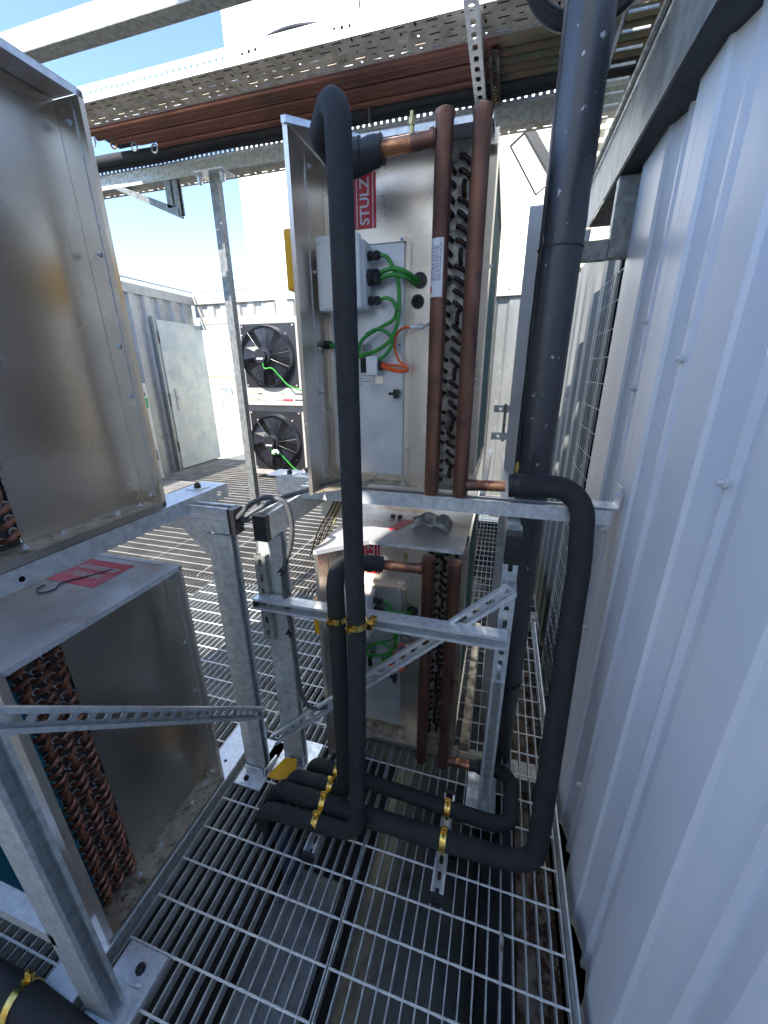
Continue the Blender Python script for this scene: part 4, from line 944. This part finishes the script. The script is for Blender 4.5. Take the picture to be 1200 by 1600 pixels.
# ================================================================== FAR FAN UNITS
def fan_unit(label, z0):
    root = thing('fan_unit', label, 'fan unit', (-3.51, 4.9, z0), 'far fan units with black guards', local=True)
    W, H = .98, .93 if z0 > .5 else .98
    MB().box((0, 0.004, 0), (W, .7, H)).build('casing', m_flash_far, root)
    fr = MB(); fr.box((0, -.004, 0), (.10, .0035, H)); fr.box((.10, -.004, 0), (W, .0035, .07)); fr.box((.10, -.004, H-.07), (W, .0035, H)); fr.box((.90, -.004, .07), (W, .0035, H-.07)); fr.build('front_frame', m_flash_far, root)
    pl = MB().box((.11, -.012, .075), (.90, -.005, H-.075)).build('fan_plate', m_black, root, bevel=.01)
    c = Vector((.49, 0, H/2)); r = .36
    MB().sweep([(c.x, -.013, c.z), (c.x, -.10, c.z)], [r+.02, r], 40, False).build('fan_shroud', m_fan, pl, True)
    MB().sweep([(c.x, -.02, c.z), (c.x, -.022, c.z)], r+.01, 40).build('dark_opening', m_under, pl)
    g = MB()
    for k in range(17):
        rk = r*(.3+.7*k/16); g.sweep([(c.x+rk*math.cos(a), -.10-.03*(1-(rk/r)**2), c.z+rk*math.sin(a)) for a in [2*math.pi*i/36 for i in range(37)]], .0022, 4, False)
    for i in range(12):
        a = 2*math.pi*i/12+.15; g.sweep([(c.x+q*r*math.cos(a), -.103-.03*(1-q*q), c.z+q*r*math.sin(a)) for q in (.22, .6, 1)], .003, 5)
    gd = g.build('fan_guard', m_wire, pl)
    for i in range(5):
        a0 = 2*math.pi*i/5+.3; b = MB(); vs = []
        for q in (.24, .55, .95):
            for da, yy_ in ((-.30, -.03), (0, -.06), (.34, -.085)): vs.append((c.x+q*r*math.cos(a0+da*(1+.3*q)), yy_, c.z+q*r*math.sin(a0+da*(1+.3*q))))
        b.add(vs, [(0, 1, 4, 3), (1, 2, 5, 4), (3, 4, 7, 6), (4, 5, 8, 7)]); b.build('fan_blade', m_fan, pl)
    h = MB(); h.sweep([(c.x, -.06, c.z), (c.x, -.135, c.z), (c.x, -.15, c.z)], [.105, .105, .09], 24); hb = h.build('fan_hub', m_wire, pl, True)
    h = MB(); h.sweep([(c.x-.03, -.15, c.z+.0), (c.x-.03, -.185, c.z+.0)], .085, 24); h.build('hub_cap', m_black, hb, True)
    MB().box((c.x-.075, -.187, c.z-.04), (c.x+.02, -.1855, c.z-.022)).build('hub_marking', m_paper, hb)
    for (a, b_2) in ((.13, .10), (.87, .10), (.13, H-.10), (.87, H-.10), (.22, H-.2), (.76, H-.2), (.78, .24)): MB().cyl((a, -.012, b_2), (a, -.02, b_2), .012, 8).build('screw', m_flash_far, pl)
    MB().sweep(spline([(c.x, -.17, c.z-.08), (c.x+.02, -.17, c.z-.15), (c.x+.12, -.16, c.z-.15), (c.x+.22, -.15, c.z-.25), (c.x+.33, -.14, c.z-.36), (c.x+.5, -.13, c.z-.42)]), .010, 7).build('green_cable', m_green, pl, True)
    return root
fan_unit('upper far fan unit with black guard, topmost of the distant stack', 1.225)
fan_unit('lower far fan unit with black guard standing on the far grating', .085)
fu = thing('unit_stand', 'pale steel stand between and beneath the two far fan units', 'stand', (-3.4, 4.9, 0))
for z_ in (1.075, 1.15): MB().box((-3.52, 4.80, z_), (-2.5, 4.86, z_+.06)).build('rail', m_flash_far, fu)
MB().box((-3.50, 4.78, 0), (-3.44, 4.84, .085)).build('foot', m_galv_old, fu)
MB().box((-2.80, 4.79, 1.14), (-2.66, 4.798, 1.155)).build('red_strip', m_red, fu)
rag('white_rag', 'white plastic scrap hooked on the upper far fan guard', (-3.40, 4.80, 1.93), (.07, .02, .08), m_ragw, 5)
rag('white_rag', 'white plastic scrap on the hub of the lower far fan', (-2.93, 4.68, .44), (.05, .02, .08), m_ragw, 6)

# ================================================================== OVERHEAD
# frame beam, thin post, hanging triangle
ob_ = thing('overhead_beam', 'galvanised overhead beam crossing behind the upper center unit', 'beam', (-2, 2, 2.4))
MB().box((-2.6, 2.0, 2.405), (.6, 2.04, 2.458)).build('beam', m_galv_old, ob_)
MB().box((-1.52, 1.96, 2.398), (-1.36, 2.06, 2.404)).build('fixing_plate', m_galv_bright, ob_)
tp = thing('steel_post', 'slim strut post carrying the overhead beam on the left', 'post', (-1.48, 2.0, 0))
q = MB(); channel(q, (-1.462, 2.02, .003), (-1.462, 2.02, 2.397), X, open_to=-Y if 0 else Y); q.build('strut_channel', m_galv_dark, tp)
q = MB(); q.box((-1.439, 2.0, .003), (-1.425, 2.04, 2.397)); q.build('strut_channel', m_galv_dark, tp)
for x_ in (-1.52, -1.39): bolt(tp, (x_, 2.0, 2.396), -Z, .012, h=.03)
tr_ = thing('angle_bracket', 'triangular galvanised bracket hanging below the overhead beam', 'bracket', (-1.85, 2.0, 2.3))
MB().prism([(-2.05, 2.0, 2.404), (-1.99, 2.0, 2.404), (-1.675, 2.0, 2.285), (-1.675, 2.0, 2.245)], (0, .035, 0)).build('brace', m_galv_dark, tr_)
MB().box((-1.735, 2.0, 2.290), (-1.70, 2.035, 2.404)).build('brace', m_galv_dark, tr_)
q = MB(); channel(q, (-1.69, 2.02, 2.26), (-1.69, 2.02, 2.404), Y, w=.035, d=.025, open_to=X); q.build('strut_channel', m_galv_dark, tr_)
# perforated trays
def tray(label, x0, x1, y0, y1, z0, h, rows, mat_, flange_far=True):
    t_ = thing('perforated_tray', label, 'cable tray', (x0, y0, z0), 'perforated cable trays')
    mb = MB(); nrow = rows; wv = (y1-y0)/nrow; px = .052; n = int((x1-x0)/px)
    for r_ in range(nrow):
        for i in range(n):
            u0 = x0+i*px
            if (i+r_) % 2: mb.cell((0, 0, z0), X, Y, u0, u0+px, y0+r_*wv, y0+(r_+1)*wv, .018, .0035, Z*.0015)
            elif (i // 2+r_) % 2: mb.cell((0, 0, z0), X, Y, u0, u0+px, y0+r_*wv, y0+(r_+1)*wv, .0035, min(.008, wv*.38), Z*.0015)
            else: mb.cell((0, 0, z0), X, Y, u0, u0+px, y0+r_*wv, y0+(r_+1)*wv, .008, .003, Z*.0015)
    mb.build('perforated_base', m_traybase, t_)
    q = MB(); q.strip((x0, y0-.0015, z0), X, Z, n*px, h, .0262, .011, .010, (0, .0014, 0), sq=True); q.build('side_flange', mat_, t_)
    if flange_far:
        q = MB(); q.strip((x0, y1, z0), X, Z, n*px, h, .0262, .011, .010, (0, .0014, 0), sq=True); q.build('side_flange', mat_, t_)
    return t_
t1 = tray('wide perforated cable tray nearest overhead with sunlit edge', -1.95, 1.0, 1.585, 1.715, 2.50, .052, 5, m_galv_bright)
t2 = tray('far perforated tray resting on the overhead beam behind the copper pipes', -2.5, .6, 2.02, 2.22, 2.462, .045, 5, m_galv_bright)
# cables lying in tray 1
mb = MB(); mb.sweep(spline([(-1.1, 1.66, 2.51), (-.98, 1.64, 2.56), (-.80, 1.63, 2.585), (-.60, 1.64, 2.56), (-.45, 1.66, 2.51)]), .009, 8)
tag(mb.build('tray_cable', m_wire, None, True), 'dark cable arching above the near perforated tray', 'cable')
rn = random.Random(21)
for k in range(7):
    y_ = 1.598+k*.0168; mb = MB(); x0 = -1.9 if k != 4 else -.35
    mb.sweep([(x0+i*.09, y_+rn.uniform(-.003, .003), 2.5115+rn.uniform(0, .003)) for i in range(int((.98-x0)/.09))], .0078, 8)
    tag(mb.build('tray_cable', m_wire, None, True), 'black cable lying flat in the near perforated tray', 'cable', 'cables lying in the near tray')
# top beam
tb = MB().box((-2.2, 1.33, 2.50), (1.0, 1.385, 2.565)); tag(tb.build('overhead_beam', m_galv_old, bevel=.003), 'topmost square steel beam crossing the upper left sky', 'beam')
# slotted channel running away overhead + rusty one
sc1 = thing('slotted_channel', 'long slotted channel running overhead toward the copper header top', 'channel', (-.19, .3, 2.455))
q = MB(); channel(q, (-.185, .3, 2.452), (-.185, 1.985, 2.452), X, w=.041, d=.03, slots=(.05, .026, .017), open_to=Z); q.build('strut_channel', m_galv_bright, sc1)
sc2 = thing('slotted_channel', 'short rusty clamp rail under the copper pipes', 'channel', (-.14, 1.75, 2.47))
q = MB(); channel(q, (-.13, 1.73, 2.475), (-.13, 2.0, 2.475), X, w=.032, d=.015, open_to=-Z); q.build('strut_channel', m_rust, sc2)
for i in range(6):
    MB().sweep([Vector((-.13, 1.79+i*.036, 2.462))+Vector((math.cos(a)*.010, math.sin(a)*.010, 0)) for a in [k*.5 for k in range(11)]], .0025, 5).build('pipe_hook', m_brass_dull if i > 2 else m_rust, sc2)
# copper pipe bank
for i in range(5):
    y_ = 1.744+i*.042; lab = ['nearest copper pipe of the overhead bank', 'second copper pipe of the overhead bank from the near tray', 'middle copper pipe of the overhead bank', 'fourth copper pipe of the overhead bank from the near tray', 'farthest bare copper pipe of the overhead bank'][i]
    xl = -1.95+i*.075
    mb = MB(); mb.sweep([(xl+k*.1, y_+.0005*math.sin(k*.5+i), 2.503+.003*(i % 2)+.0005*math.sin(k*.4+i*2)) for k in range(int((-.12-xl)/.1)+1)]+[(-.12, y_, 2.503)], .0160, 16)
    o = mb.build('copper_pipe', m_copper_line, None, True); tag(o, lab, 'copper pipe', 'overhead copper pipe bank')
    mb = MB(); mb.sweep([(-.1195, y_, 2.503), (.2, y_+.003, 2.503), (.6, y_, 2.503)], .0160, 16); mb.build('stained_length', m_verdigris, o, True)
    MB().sweep([Vector((xl-.03, y_, 2.49))+Vector((math.cos(a)*.016, 0, math.sin(a)*.016)) for a in [k*.5 for k in range(14)]], .004, 6).build('end_ring', m_copper_hot if i == 2 else m_galv_bright, o, True)
tag(MB().box((-1.9, 1.73, 2.5225), (.6, 1.93, 2.5265)).build('gap_backing', m_tape_shade), 'dark sheet added above the overhead copper pipe bank to darken its gaps', 'plate')  # added dark sheet, makes the gaps between pipes look shaded
for i in range(2):
    y_ = 1.948+i*.042
    mb = MB(); mb.sweep([(-2.3+k*.08, y_+.002*math.sin(k), 2.497+.003*math.sin(k*.6+i)) for k in range(37)], .0215, 14)
    tag(mb.build('insulated_pipe', m_foam, None, True), ['nearer black foam pipe lying beside the overhead copper bank', 'farther black foam pipe lying beside the overhead copper bank'][i], 'insulated pipe', 'black foam insulated pipes')
mb = MB(); mb.sweep([(-.62, 1.93, 2.44), (-.62, 1.80, 2.8)], .003, 6); tag(mb.build('threaded_rod', m_wire), 'thin dark hanger rod behind the tall riser', 'rod')
# flood lamp on the right
fl_ = thing('flood_lamp', 'tilted flood lamp with pale glass seen left of the downpipe', 'lamp', (.06, 3.0, 2.6))
a = Vector((-.02, 3.0, 2.80)); b = Vector((.16, 3.0, 2.55)); d = (b-a).normalized(); n = Vector((d.z, 0, -d.x))
if n.z > 0: n = -n
MB().prism([a, b, b-n*.015+Y*.12, a-n*.015+Y*.12], -n*.05).build('housing', m_black, fl_)
MB().prism([a+n*.004+Y*.0-d*.0, b+n*.004, b+n*.105, a+n*.095], Y*.012).build('glass', m_glass, fl_)
q = MB(); P_ = [a+n*.004-Y*.004, b+n*.004-Y*.004, b+n*.105-Y*.004, a+n*.095-Y*.004]
for i in range(4): q.sweep([P_[i], P_[(i+1) % 4]], .005, 5)
q.build('glass_frame', m_black, fl_)
# scaffold mesh far right behind the lamp
mz = thing('wire_screen', 'fine wire mesh panel beyond the lamp right of center units', 'mesh', (-.1, 3.6, 2.2)); q = MB()
for i in range(8): q.box((-.07+i*.022, 3.6, 2.2), (-.068+i*.022, 3.602, 3.3))
for i in range(46): q.box((-.07, 3.603, 2.2+i*.024), (.09, 3.605, 2.202+i*.024))
q.build('wire_mesh', m_galv_old, mz)
